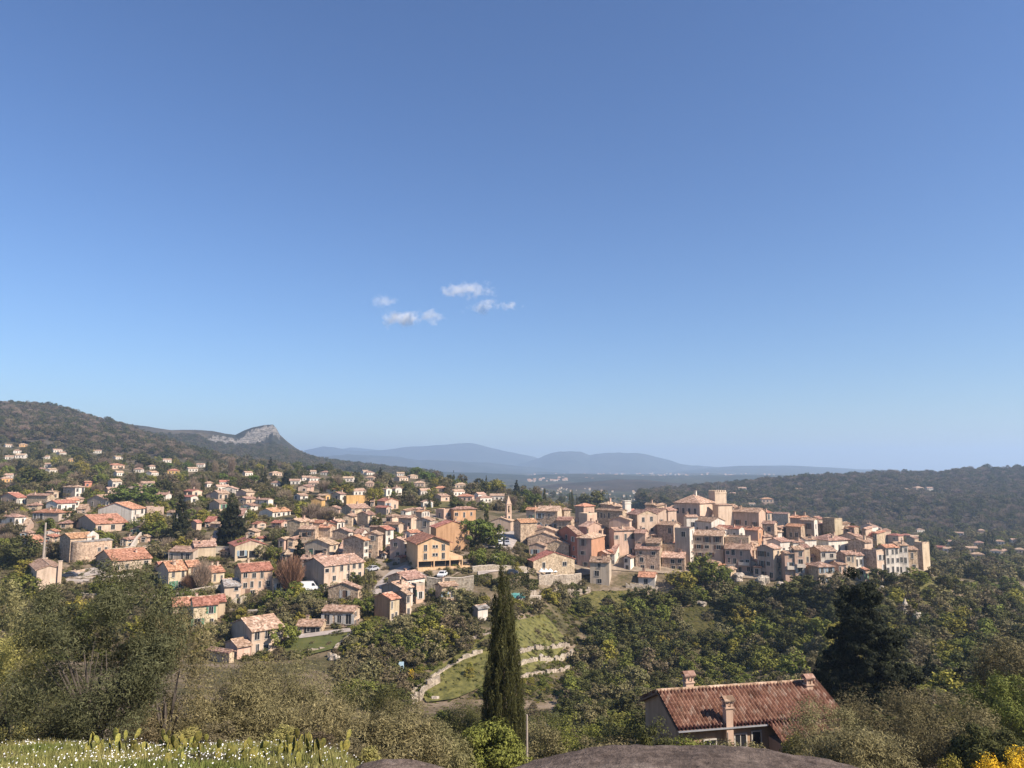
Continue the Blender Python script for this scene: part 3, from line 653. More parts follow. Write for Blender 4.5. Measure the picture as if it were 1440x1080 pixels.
TABLE = """
690 718 722 733 748 10 R b p 1x1 0|pale gabled church front below the pointed belfry
723 732 755 735 763 66 R s o 0 0|square stone house with orange roof right of the car park
740 753 755 717 745 18 L g o 1x1 0|small grey house with bright orange roof right of the belfry
754 784 792 719 748 14 L s/y p 4x2 0|long stone house with pale roof and cream right gable behind the square stone house
783 803 808 732 754 14 L s d 2x1 0|stone house with dark red sloping roof left of the cream terraces
814 826 840 724 762 40 F c/p p 1x1 1x1|roofless looking cream terrace walls high among the old roofs
838 876 882 719 752 34 L s n 7x2 0|long shaded tenement with rows of tall windows left of the white tower
809 821 836 712 736 40 H b/p o 0 1x1|hip roofed house standing highest left of the shaded tenement
855 866 878 713 742 40 R p p 0 1x1|pink walled gables on the skyline left of the white tower
750 784 787 748 772 8 R b p 1x1 0|upper of the stacked beige gables below the square stone house
742 786 789 757 780 8 R s p 1x1 0|second of the stacked stone gables with one dark window
744 766 769 768 788 10 R b n 1x1 0|shaded low stone house left of the third stacked gable
766 800 803 766 787 7 R s p 0 0|third of the stacked stone gables above the wide gabled house
740 750 808 789 803 66 L s r 0 2x1|wide stone gabled house above the terrace with white parasols
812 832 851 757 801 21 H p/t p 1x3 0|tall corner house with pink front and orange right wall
784 812 820 752 794 60 R r n 3x3 0|house with long red brown shaded side wall along the alley
815 826 848 741 777 44 L p p 0 2x1|pink house with roof terrace behind the tall corner house
830 857 860 791 824 6 L g n 1x3 0|lone grey stone tower house standing forward beside the green bank
857 886 889 732 777 11 R p p 3x1 0|house with open arched loggia under its gable
857 864 894 746 784 64 R p n 0 3x2|tall pink house below the arched loggia
893 908 912 750 786 11 L p n 1x1 0|narrow pink house right of the tall pink house
882 897 925 724 771 54 L s/b n 0 2x3|tall grey gabled house right of the arched loggia
894 928 931 773 804 6 L s n 2x3 0|four storey stone house above the small white cottage
909 929 932 764 800 6 L s n 0 0|stepped upper block behind the four storey stone house
931 963 966 785 804 5 L s p 3x2 0|low stone house with pale sloping roof right of the four storey house
898 921 924 812 826 6 L w o 1x1 0|small white cottage with orange roof at the village foot
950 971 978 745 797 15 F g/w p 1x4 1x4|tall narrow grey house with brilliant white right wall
925 948 951 739 776 28 L s n 2x2 0|dark shaded house in the recess left of the tall narrow grey house
932 951 953 768 792 14 F s g 3x1 0|low shaded wall house below the dark recess
900 925 948 722 752 44 L b n 0 2x1|wide brown roofed house right of the tall grey gable
926 940 952 718 750 40 R b n 0 1x1|brown roofed house on the skyline left of the castle
962 966 982 727 752 66 R w p 0 1x1|white house tucked under the castle's left corner
976 1001 1020 734 757 38 L w n 2x1 3x1|white low house with brown roof under the castle
976 1018 1021 754 797 5 L b p 3x4 0|broad four storey grey house with pale roof above the dark trees
1020 1056 1059 773 807 5 L p n 4x3 0|old house with balconies beside the broad four storey house
1021 1054 1057 758 796 5 F s n 0 0|raised stone wall block behind the balcony house
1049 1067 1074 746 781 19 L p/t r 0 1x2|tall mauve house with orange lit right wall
1031 1068 1071 721 754 18 L p n 3x1 0|long mauve house with twin dark windows right of the castle
1008 1040 1048 744 767 28 L w r 3x1 1x1|low white house with red roofs below the long mauve house
1073 1090 1092 737 767 14 L s n 1x2 0|plain stone house right of the tall mauve house
1088 1109 1112 723 747 14 L s n 2x1 0|stone house with brown roof on the upper skyline row
1106 1127 1131 741 764 22 L s o 2x1 0|dark house with vivid orange roof in the upper village
1127 1146 1151 732 764 19 L g/w p 1x2 1x2|grey house with tilted roof at the right end of the skyline row
1112 1133 1137 729 757 22 L b o 0 0|orange roofed house behind the vivid orange roof
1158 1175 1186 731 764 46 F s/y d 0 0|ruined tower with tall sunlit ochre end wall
1140 1166 1195 760 782 44 H w n 2x1 3x1|white house with wide brown hip roof below the ruined tower
1125 1133 1149 759 780 52 R w n 0 2x1|white house with arched window left of the wide hip roof
1108 1116 1131 763 784 48 R w n 0 2x1|white house with low roof left of the arched window house
1080 1098 1112 762 787 38 R w n 1x1 1x1|jumbled white house with brown roofs in the middle of the old village
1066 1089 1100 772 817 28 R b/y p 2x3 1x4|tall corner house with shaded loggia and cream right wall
1100 1105 1119 778 819 66 R p n 0 1x4|left pink tower house with open loggias on the lower row
1116 1119 1133 773 818 68 R p n 0 1x4|right pink tower house with twin arched windows on the lower row
1122 1131 1140 770 802 62 R y n 0 1x1|cream wall house peeping over the right pink tower
1136 1152 1174 797 823 56 H s/b n 0 2x2|stone house with broad hip roof at the lower right of the pink towers
1139 1155 1177 775 802 58 R s/w n 0 2x2|cream house with brown roof above the broad hip roof
1168 1180 1191 794 810 54 R p n 0 2x1|low pink house between two cream houses
1178 1190 1205 780 808 54 R s/y n 0 2x2|cream house with dark left wall above the big conifer
1194 1217 1227 763 789 33 R s/c n 0 1x1|house with big dark gable near the right end of the village
1182 1205 1214 755 774 33 R b n 1x1 1x1|brown roofed house behind the big dark gable
1205 1218 1228 758 777 38 L b n 0 1x1|small brown roofed house right of the ruined tower slope
1195 1203 1215 781 802 52 R w n 0 2x1|white low house left of the tall dark wall
1214 1234 1248 776 808 33 F s/c p 0 2x2|house with tall dark left wall and broken cream front
1236 1247 1266 770 808 52 R s/w o 0 3x3|white terrace house with terracotta roof near the village end
1260 1264 1279 767 809 58 R s/w n 0 2x3|tall white house joining the terracotta roofed terrace house
1274 1277 1292 773 806 60 R s/s n 0 1x2|stone house with orange brown wall near the village end
1288 1299 1309 765 803 36 F s/y p 0 0|bare end wall house last of the old village
1060 1074 1086 755 777 40 R b n 1x1 1x1|small brown roofed house below the tall mauve house
1000 1012 1022 745 770 40 R w p 1x1 1x1|small white house left of the red roofs
364 383 409 720 729 44 R w o 0 4x1|white bungalow with orange roof left of the yellow tree
437 452 457 703 713 22 R o p 0 0|small orange house left of the yellow block
446 458 464 697 707 36 L o p 0 1x1|orange house with two roofs behind the small orange house
466 478 486 695 708 38 R g/w n 1x1 1x1|white two storey house left of the yellow block
483 487 519 699 713 74 F o p 0 0|long plain yellow ochre block above the village
480 494 520 715 727 60 R s n 0 4x1|stone house with dark porch below the yellow block
530 541 560 705 719 62 L p r 0 2x1|pink gabled house on the upper slope
528 543 550 714 725 38 L b r 0 2x1|small beige house in front of the pink gable
502 517 528 724 742 46 R s/c n 0 1x2|brown sided house with cream right wall by the round bush
403 421 437 734 757 30 R s p 0 0|leftmost stone house of the mid slope cluster
420 443 447 744 760 24 L s p 1x1 0|stone house with one wide dark opening
447 464 468 742 757 24 L s o 0 0|stone house with orange roof beside the wide dark opening
464 474 484 734 747 45 R s/w p 1x1 2x1|small house with white right wall above the stone cluster
467 490 496 748 763 30 R s/w p 0 1x1|stone gable with thin white right wall
428 463 475 766 787 32 R g/c p 2x1 1x2|villa with wide shaded porch and green shutters
482 511 518 760 791 36 R s/w o 0 1x3|tall stone gable with white side and pale orange roof
512 531 535 752 787 20 R s p 1x3 0|tall rough stone house with three windows in a column
525 542 553 745 775 42 R t/w r 1x1 1x3|narrow orange house with bright red roof
548 567 574 761 788 31 R p/w p 1x2 1x2|mauve gabled house on the street corner
568 576 590 749 783 54 R w r 1x2 3x3|tall white town house with red roof on the street
585 604 607 732 756 24 R g n 1x2 0|grey gabled town house with tall double window
585 593 604 720 735 54 L g/w o 0 3x2|white house with orange roof behind the grey gable
560 578 586 729 747 34 L b n 2x1 0|brown roofed house left of the grey gable
540 560 567 738 752 34 L b d 2x1 0|long dark roofed house in mid village
605 613 660 742 777 72 L t r 0 0|large peach orange gabled house behind the apartment block
634 638 669 716 733 70 H t n 0 3x1|long red brown house above the big green pine
613 624 637 718 731 50 F p n 1x1 1x1|small pinkish flat house left of the long red brown house
592 595 609 706 715 66 L w p 0 2x1|white gabled house by the lone cypress
610 620 632 698 706 50 R p n 0 1x1|pink house above the green hillside
426 455 511 796 834 56 R g/c p 0 6x3|long cream three storey block with dark grey gable
461 503 508 828 847 22 R s p 1x1 0|rough stone house with wide gable and stair
453 497 506 860 883 20 L s/c p 3x1 2x2|farmhouse with pale tiled roof facing the lower garden
526 548 561 843 877 46 R t/y o 0 2x2|tall orange sided house with cream front
556 571 578 836 868 46 R s/c p 0 1x2|brown stone house joined to the orange sided house
536 564 580 828 858 42 R g/w p 0 2x2|white fronted house with grey gable behind the orange sided house
545 571 597 815 839 50 R s/w n 0 4x1|house with white shuttered wall facing the retaining wall
578 585 597 824 849 58 F g/p g 1x1 1x1|small flat roofed pink annex with dark loggia
417 452 455 880 891 14 L s n 3x1 0|low tiled shed in the lower garden
612 621 643 825 848 60 R s n 0 2x1|old stone outbuilding under the retaining wall
664 672 686 856 875 54 R c/w g 0 0|little white hut left of the big cypress
137 184 203 716 737 34 R w o 4x1 2x2|white villa with vivid orange roof and balcony
103 134 179 737 750 70 R g/c o 1x1 3x1|long bungalow with two pale orange roofs
45 82 98 721 734 44 H g r 4x1 1x1|bungalow with low red hip roof and glazed front
64 80 106 708 721 52 R w r 1x1 3x1|white house with terrace behind the red hip roof
88 105 118 685 702 52 H g/w p 1x1 2x2|white two storey villa with pale hip roof
86 97 111 704 715 56 R w o 0 2x1|white house with small vivid orange roof
122 148 165 703 714 50 R g/w n 2x1 4x1|long low white house right of the two storey villa
-3 23 37 700 710 56 R p/w r 3x1 5x1|long pink house with white right end at the left edge
37 66 76 697 711 46 L s n 0 0|old stone house with reddish roof among the left villas
64 75 82 692 702 56 L b p 0 1x1|tan roofed house behind the old stone house
-6 20 36 727 740 58 H w n 2x1 2x1|brown hip roofed house with white porch at the left edge
133 157 212 789 807 72 R g/c r 1x1 4x1|cream farmhouse with long red roof above the big olive
38 50 85 802 830 84 L c n 0 0|plain cream gabled house with tall outside chimney
20 42 64 763 771 64 R g/c o 0 4x1|low cream cottage with orange roof behind the utility pole
237 271 275 776 791 34 L g n 3x1 0|grey walled house with old mottled roof by the lane
268 273 303 769 789 82 R y n 0 0|tall blank cream wall house joined to the mottled roof
321 330 373 768 790 80 L b/y r 0 2x1|cream gabled villa with deep loggia
221 236 261 803 830 76 R b/y o 0 2x2|yellow house with green garage door and orange roof
255 264 281 797 823 76 R y o 0 1x2|cream half of the yellow house with arched wall
218 224 238 796 806 76 R p r 0 0|small red roofed shed behind the yellow house
284 297 315 805 821 70 R s/y o 0 2x1|small yellow cottage with orange roof behind bare trees
328 338 382 804 842 78 R s/p r 0 4x3|large three storey pink cream house with four chimneys
309 315 338 825 846 82 R g/c g 0 2x2|two storey annex with flat grey roof
381 383 398 818 838 82 F c g 0 1x1|flat garage block with one dark opening
266 271 305 852 885 84 R y r 0 2x2|yellow house with red roofs and white ground floor
238 243 270 853 870 84 R c r 0 0|low cream wing left of the yellow red roofed house
302 306 316 846 870 84 R y r 0 0|narrow end wing right of the yellow red roofed house
324 353 397 888 922 66 R g/c p 0 3x2|tan roofed cream farmhouse nearest below the slope
316 333 352 910 927 64 R p n 0 0|small shed with brown roof joined to the nearest farmhouse
292 322 328 918 932 46 L s n 0 0|lowest shed with mottled roof by the olives
217 233 237 696 706 32 L w n 2x1 0|small white house right of the round pine
258 270 284 691 699 64 L c r 0 1x1|low house with red roof and cream gable in the upper suburb
255 268 279 699 709 60 L w r 1x1 1x1|white house with red roof in the upper suburb
296 307 322 694 705 62 R b p 0 2x1|tan house between the two dark conifers
294 308 318 708 719 58 R b n 0 1x1|brown roofed house left of the cedar
359 377 384 703 710 46 L w p 2x1 0|pale flat looking house above the white bungalow
202 206 230 715 726 84 F b n 0 0|plain brown stone house right of the vivid orange roof
268 276 283 735 746 58 R b r 0 0|little red roofed house half hidden by conifers
151 158 171 677 687 70 R w p 1x1 2x1|white house up the slope left of the round pine
117 119 129 678 686 70 R r r 0 1x1|small raspberry red house on the left slope
332 346 358 692 699 46 R b p 0 0|low tan gable near the cedar top
413 422 433 697 704 50 R w n 1x1 1x1|small white house with reddish roof left of the orange houses
538 543 551 688 698 56 L w p 0 1x1|left of two white villas above the green field
551 556 565 687 697 56 L w p 0 1x1|right of two white villas above the green field
"""
BUILT = {}
for line in TABLE.strip().split('\n'):
    f, lab = line.split('|'); f = f.split()
    BUILT[lab] = house(*[float(q) for q in f[:6]], f[6], f[7], f[8], f[9], f[10], lab)
# ------------------------------------------------------------------ landmark buildings
def local(root): return root
# castle: hip roofed main block, battlemented tower, right wing
def castle():
    C0, aw, h, L, Rr = footprint(949, 985, 1006, 708, 748, 28)
    root = empty('castle', C0, -aw, 'large castle with hip roof and battlemented square tower', 'castle')
    HOUSES.append((945, 1033, 690, 745, C0.y))
    b = MB(); b.box(-L, 0, 0, Rr, -4, h); b.build('wall', [WM['b']], root)
    r = MB(); hip(r, L, Rr, h, 2.9); rf = r.build('roof', [RM['p'], RM['p']], root); chimney(rf, -L*.45, Rr*.5, h+2.7, .9, 1.6, 'w')
    for i in range(4): put_window(root, 'F', L*(i+.6)/4.4, h*.72, .9, 2.0, L, Rr)
    put_window(root, 'S', Rr*.5, h*.8, .8, 1.2, L, Rr)
    def rel(xl, xc, xr, ye, yb, a, Y):
        C1, a1, h1, L1, R1 = footprint(xl, xc, xr, ye, yb, a, Y); d = Matrix.Rotation(aw, 3, 'Z') @ (C1-C0); return d, -(a1-aw), h1, L1, R1
    d, rz, h1, L1, R1 = rel(998, 1007, 1023, 692, 748, 48, C0.y+9); tw = MB(); tw.box(-L1, 0, 0, R1, -4, h1); x0, y0, t1 = -L1, 0, h1
    for lo, hi, ax in ((-L1, 0, 0), (0, R1, 1)):
        for i in range(5):
            q = lo+(hi-lo)*(i+.15)/5; w_ = (hi-lo)*.12
            if ax == 0: tw.box(q, q+w_, -.1, .35, h1, h1+.7); tw.box(q, q+w_, R1-.35, R1+.1, h1, h1+.7)
            else: tw.box(-.35, .1, q+.02, q+w_, h1, h1+.69); tw.box(-L1-.1, -L1+.35, q+.02, q+w_, h1, h1+.69)
    tw.box(-L1-.12, .12, -.12, R1+.12, h1-.6, h1-.02); t = tw.build('tower', [WM['c']], root, d, rz)
    for xx in (-L1*.6, -L1*.3):
        p = MB(); p.tube([(xx, R1*.5, h1), (xx, R1*.5, h1+2.6)], .05, 5); p.build('flagpole', [M['metal']], t)
    d, rz, h1, L1, R1 = rel(1003, 1011, 1031, 710, 748, 52, C0.y+1); wg = MB(); wg.box(-L1, 0, 0, R1, -5, h1); w_ = wg.build('wing', [WM['c']], root, d, rz)
    wr = MB(); slab(wr, (-L1-.3,-.3,h1+.25), (.4,-.3,h1+.05), (.4,R1+.3,h1+.05), (-L1-.3,R1+.3,h1+.25), .2); wr.build('roof', [RM['p']], w_)
castle()
# church belfry
def belfry():
    P = hit(715, 746); k = P.y/F; z = lambda py: uv(715, py)[1]*P.y-P.z
    root = empty('church_belfry', P, R(18), 'slender pink church belfry with pointed spire', 'belfry'); HOUSES.append((709, 720, 697, 735, P.y))
    w = 3.4*k
    b = MB(); zt, z1 = z(709), z(722)
    b.box(-w, w, -w, w, -1, z1); b.box(-w*1.12, w*1.12, -w*1.12, w*1.12, z1, z1+.2)
    for sx in (-1, 1):
        for sy in (-1, 1): b.box(min(sx*w, sx*w*.5), max(sx*w, sx*w*.5), min(sy*w, sy*w*.5), max(sy*w, sy*w*.5), z1+.2, zt-.5)
    b.box(-w, w, -w, w, zt-.5, zt); b.box(-w*1.15, w*1.15, -w*1.15, w*1.15, zt, zt+.18); b.build('shaft', [WM['p']], root)
    s = MB(); ap = (0, 0, z(696.5)); q = [(-w,-w,zt+.18),(w,-w,zt+.18),(w,w,zt+.18),(-w,w,zt+.18)]
    for i in range(4): s.poly([q[i], q[(i+1) % 4], ap])
    s.build('spire', [WM['p']], root)
    c = MB(); c.tube([(0,0,z(696.8)), (0,0,z(695))], .05, 5); c.build('finial', [M['metal']], root)
    d = MB(); d.lathe([(.45,z1+.5),(.4,z1+.9),(.2,z1+1.4)], 10); d.build('bell', [M['tyre']], root)
    o = obj('window', window_mesh(.6, .7, 0), root, (0, -w, z(727)))
belfry()
def white_tower():
    C0, aw, h, L, Rr = footprint(877, 879.5, 888, 705, 745, 66)
    root = empty('square_tower', C0, -aw, 'square white rendered tower rising over the old roofs', 'tower'); HOUSES.append((876, 889, 702, 722, C0.y))
    L = Rr
    b = MB(); b.box(-L, 0, 0, Rr, -3, h); b.build('wall', [WM['w']], root)
    c = MB(); c.box(-L-.15, .15, -.15, Rr+.15, h-.9, h-.6); c.box(-L-.2, .2, -.2, Rr+.2, h, h+.25); c.build('cornice', [WM['w']], root)
white_tower()
# peach apartment block with glazed floor and open garages
def apartments():
    C0, aw, h, L, Rr = footprint(584, 587, 632, 764, 806, 76)
    root = empty('apartment_building', C0, -aw, 'peach apartment block with wide gable over dark open garages', 'apartment block'); HOUSES.append((580, 668, 755, 812, C0.y))
    k = C0.y/F; z = lambda py: (uv(587, py)[1])*C0.y-C0.z
    L = 13.0; z1, z2 = z(790), z(799)
    b = MB(); b.box(-L, 0, 0, Rr, z1, h)
    mid = Rr/2; b.hexa([(-L,0,h),(0,0,h),(0,Rr,h),(-L,Rr,h),(-L,mid-.02,h+1.7),(0,mid-.02,h+1.7),(0,mid+.02,h+1.7),(-L,mid+.02,h+1.7)])
    b.box(-L, -1.2, .3, Rr+3.4, z2+.02, z1-.02); b.box(-L, 0.05, 0, Rr+7.0, z2-1.15, z2+.0)
    b.box(-L, -.1, Rr+.02, Rr+3.8, z1-.0, z1+.9)
    b.build('wall', [M['peach']], root)
    rr = MB(); t = h+1.95; e = h-.05
    slab(rr, (-L-.3,-.7,e), (.7,-.7,e), (.7,mid,t), (-L-.3,mid,t), .25); slab(rr, (-L-.3,mid,t), (.7,mid,t), (.7,Rr+.7,e), (-L-.3,Rr+.7,e), .25)
    rr.build('roof', [RM['r']], root)
    # glazed recessed floor
    for i in range(3):
        y0 = .4+i*(Rr+2.8)/3; y1 = .4+(i+1)*(Rr+2.8)/3-.25
        g = MB(); g.box(-1.2, -1.12, y0, y1, z2+.05, z1-.1, 0); g.build('glazing', [M['glass'] if i != 1 else M['glass']], root)
    for yy in (0, Rr*.5, Rr, Rr+3.5):
        p = MB(); p.box(-.25, .0, yy, yy+.28, z2+.0, z1); p.build('pillar', [M['peach']], root)
    # garages
    zb = z(812)
    for i, yy in enumerate(np.linspace(3.2, Rr+6.6, 5)):
        p = MB(); p.box(-.4, .02, yy, yy+.4, zb-2, z2-1.15); p.build('pillar', [M['peach']], root)
    q = MB(); q.box(-L, -4.5, 2.8, Rr+7.0, zb-2, z2-1.16); q.box(-4.5, 0, Rr+6.9, Rr+7.1, zb-2, z2-1.16); q.box(-4.6, 0.3, 2.8, Rr+7, zb-2.2, zb-1.9); q.build('garage', [WM['s']], root)
    # windows: tall outer pairs and small square pairs
    for f in (.24, .8):
        for zz in (z(771), z(783)): put_window(root, 'S', Rr*f, zz, .8, 1.6, L, Rr, None)
    for f in (.5, .59):
        for zz in (z(769.5), z(781)): put_window(root, 'S', Rr*f, zz, .6, .7, L, Rr, None)
apartments()
_r = BUILT['pale gabled church front below the pointed belfry'][0]; _r.name = 'church'; _r['category'] = 'church'; _r['group'] = ''
del _r['group']
# chapel by the lane: old nave, white bell gable, rounded stone front
def chapel():
    C0, aw, h, L, Rr = footprint(82, 97, 150, 757, 792, 70)
    root = empty('chapel', C0, -aw, 'old stone chapel with white bell gable and rounded front', 'chapel'); HOUSES.append((82, 150, 748, 795, C0.y))
    Rn = Rr*.62; b = MB(); r = MB(); b.box(-L, 0, 0, Rn, -3, h); gable(b, r, L, Rn, h, 1.0, 'R'); b.build('wall', [WM['s']], root); r.build('roof', [RM['o'], RM['p']], root)
    h2 = h-1.1; a = MB(); n = 14; pts = [(-.05, 0.2)]+[(3.0*math.sin(math.pi*.5*i/n)+0, 3.2-3.0*math.cos(math.pi*.5*i/n)) for i in range(n+1)]+[(3.0, Rr), (-.05, Rr)]
    lo, hi = [(x, y, -3) for x, y in pts], [(x, y, h2) for x, y in pts]
    for i in range(len(pts)):
        j = (i+1) % len(pts); a.poly([lo[i], lo[j], hi[j], hi[i]])
    a.poly(hi); a.build('apse', [WM['s']], root)
    rr = MB(); rr.hexa([(-.1,.1,h2+.02),(3.2,2.5,h2+.02),(3.2,Rr+.2,h2+.02),(-.1,Rr+.2,h2+.02),(-.1,.1,h2+.12),(3.2,2.5,h2+.12),(3.2,Rr+.2,h2+.12),(-.1,Rr+.2,h2+.5)]); rr.build('lower_roof', [RM['g']], root)
    g = MB(); y0 = Rr*.42; g.box(-.3, .35, y0, y0+3.2, h2, h+.5); g.hexa([(-.3,y0,h+.5),(.35,y0,h+.5),(.35,y0+3.2,h+.5),(-.3,y0+3.2,h+.5),(-.3,y0+1.5,h+1.7),(.35,y0+1.5,h+1.7),(.35,y0+1.7,h+1.7),(-.3,y0+1.7,h+1.7)]); gg = g.build('bell_gable', [WM['w']], root)
    obj('window', window_mesh(.7, 1.3, 0), gg, (.35, y0+1.6, h-.3), R(90))
    for f in (.66, .84):
        obj('window', window_mesh(.7, 1.0, 0), root, (3.0, Rr*f, h2*.6), R(90))
chapel()
tw_ = hit(68.5, 714); pt = empty('round_tower', tw_, 0, 'grey round tower stub beside the white terrace house', 'tower')
b = MB(); b.lathe([(1.9,-1),(1.8,1.6),(1.25,3.4),(1.1,3.4)], 16); b.build('wall', [WM['g']], pt)
# tall outside chimney of the plain cream gabled house, porch details
q = BUILT['plain cream gabled house with tall outside chimney']; b = MB(); b.box(.01, .7, q[4]-.9, q[4]-.05, -2, q[5]+1.9); b.box(-.08, .79, q[4]-1.0, q[4]+.04, q[5]+1.9, q[5]+2.05); b.build('outside_chimney', [WM['c']], q[0])
def doorway(lab, face, s, w, h, z0=0, mat='door', name='door'):
    root, _, _, L, Rr, H_ = BUILT[lab]; b = MB(); b.box(-w/2, w/2, -.05, .03, 0, h); b.box(-w/2-.08, -w/2, -.08, .03, 0, h+.08); b.box(w/2, w/2+.08, -.08, .03, 0, h+.08)
    b.build(name, [M[mat]], root, (-L+s, 0, z0) if face == 'F' else (0, s, z0), 0 if face == 'F' else R(90))
doorway('yellow house with green garage door and orange roof', 'S', 1.3, 1.9, 2.1, .05, 'shutter_green', 'garage_door')
doorway('flat garage block with one dark opening', 'S', 1.4, 2.0, 2.1, .05, 'glass', 'garage_opening')  # flat dark panel on the wall paints the shade inside the garage
doorway('large three storey pink cream house with four chimneys', 'S', 6.3, 1.2, 2.2, .1)
doorway('large three storey pink cream house with four chimneys', 'S', 1.7, 1.0, 2.1, .1)
doorway('tan roofed cream farmhouse nearest below the slope', 'S', 6.6, 1.0, 2.1, .1)
doorway('villa with wide shaded porch and green shutters', 'F', 2.1, 1.1, 1.9, .7, 'shutter_green', 'shutter')
doorway('villa with wide shaded porch and green shutters', 'F', 5.0, 2.4, 1.9, .7, 'glass', 'glass_door')
doorway('cream gabled villa with deep loggia', 'S', 2.2, 2.6, 2.0, .9, 'glass', 'loggia_opening'); doorway('cream gabled villa with deep loggia', 'S', 5.4, 2.6, 2.0, .9, 'glass', 'loggia_opening')  # dark panels coloured to read as the loggia's inner shade
doorway('rough stone house with wide gable and stair', 'F', 4.0, .9, 1.9, .9)
doorway('low tiled shed in the lower garden', 'F', 3.0, 2.4, 1.3, 0, 'glass', 'opening')  # dark sheet in place of the shade inside the shed
doorway('stone house with one wide dark opening', 'F', 2.2, 1.8, 1.2, 1.2, 'glass', 'opening')  # dark sheet drawn for the shade within, no hole behind it
for k_, lab in enumerate(('old house with balconies beside the broad four storey house', 'right pink tower house with twin arched windows on the lower row', 'white villa with vivid orange roof and balcony', 'left pink tower house with open loggias on the lower row')):
    root, _, _, L, Rr, H_ = BUILT[lab]; b = MB()
    for f, zz in ((.25, .35), (.8, .25)) if k_ == 0 else ((.5, .45),):
        if k_ == 0: x0, x1, y0, y1 = -L*f-1.6, -L*f+1.6, -1.2, 0
        else: x0, x1, y0, y1 = 0, 1.1, Rr*f-1.3, Rr*f+1.3
        z = H_*zz; b.box(x0, x1, y0, y1, z, z+.15); b.box(x0, x1, y0, y0+.06, z+.15, z+1.0); b.box(x1-.06, x1, y0+.06, y1, z+.15, z+1.0); b.box(x0, x0+.06, y0+.06, y1, z+.15, z+1.0)
    b.build('balcony', [M['conc']], root)
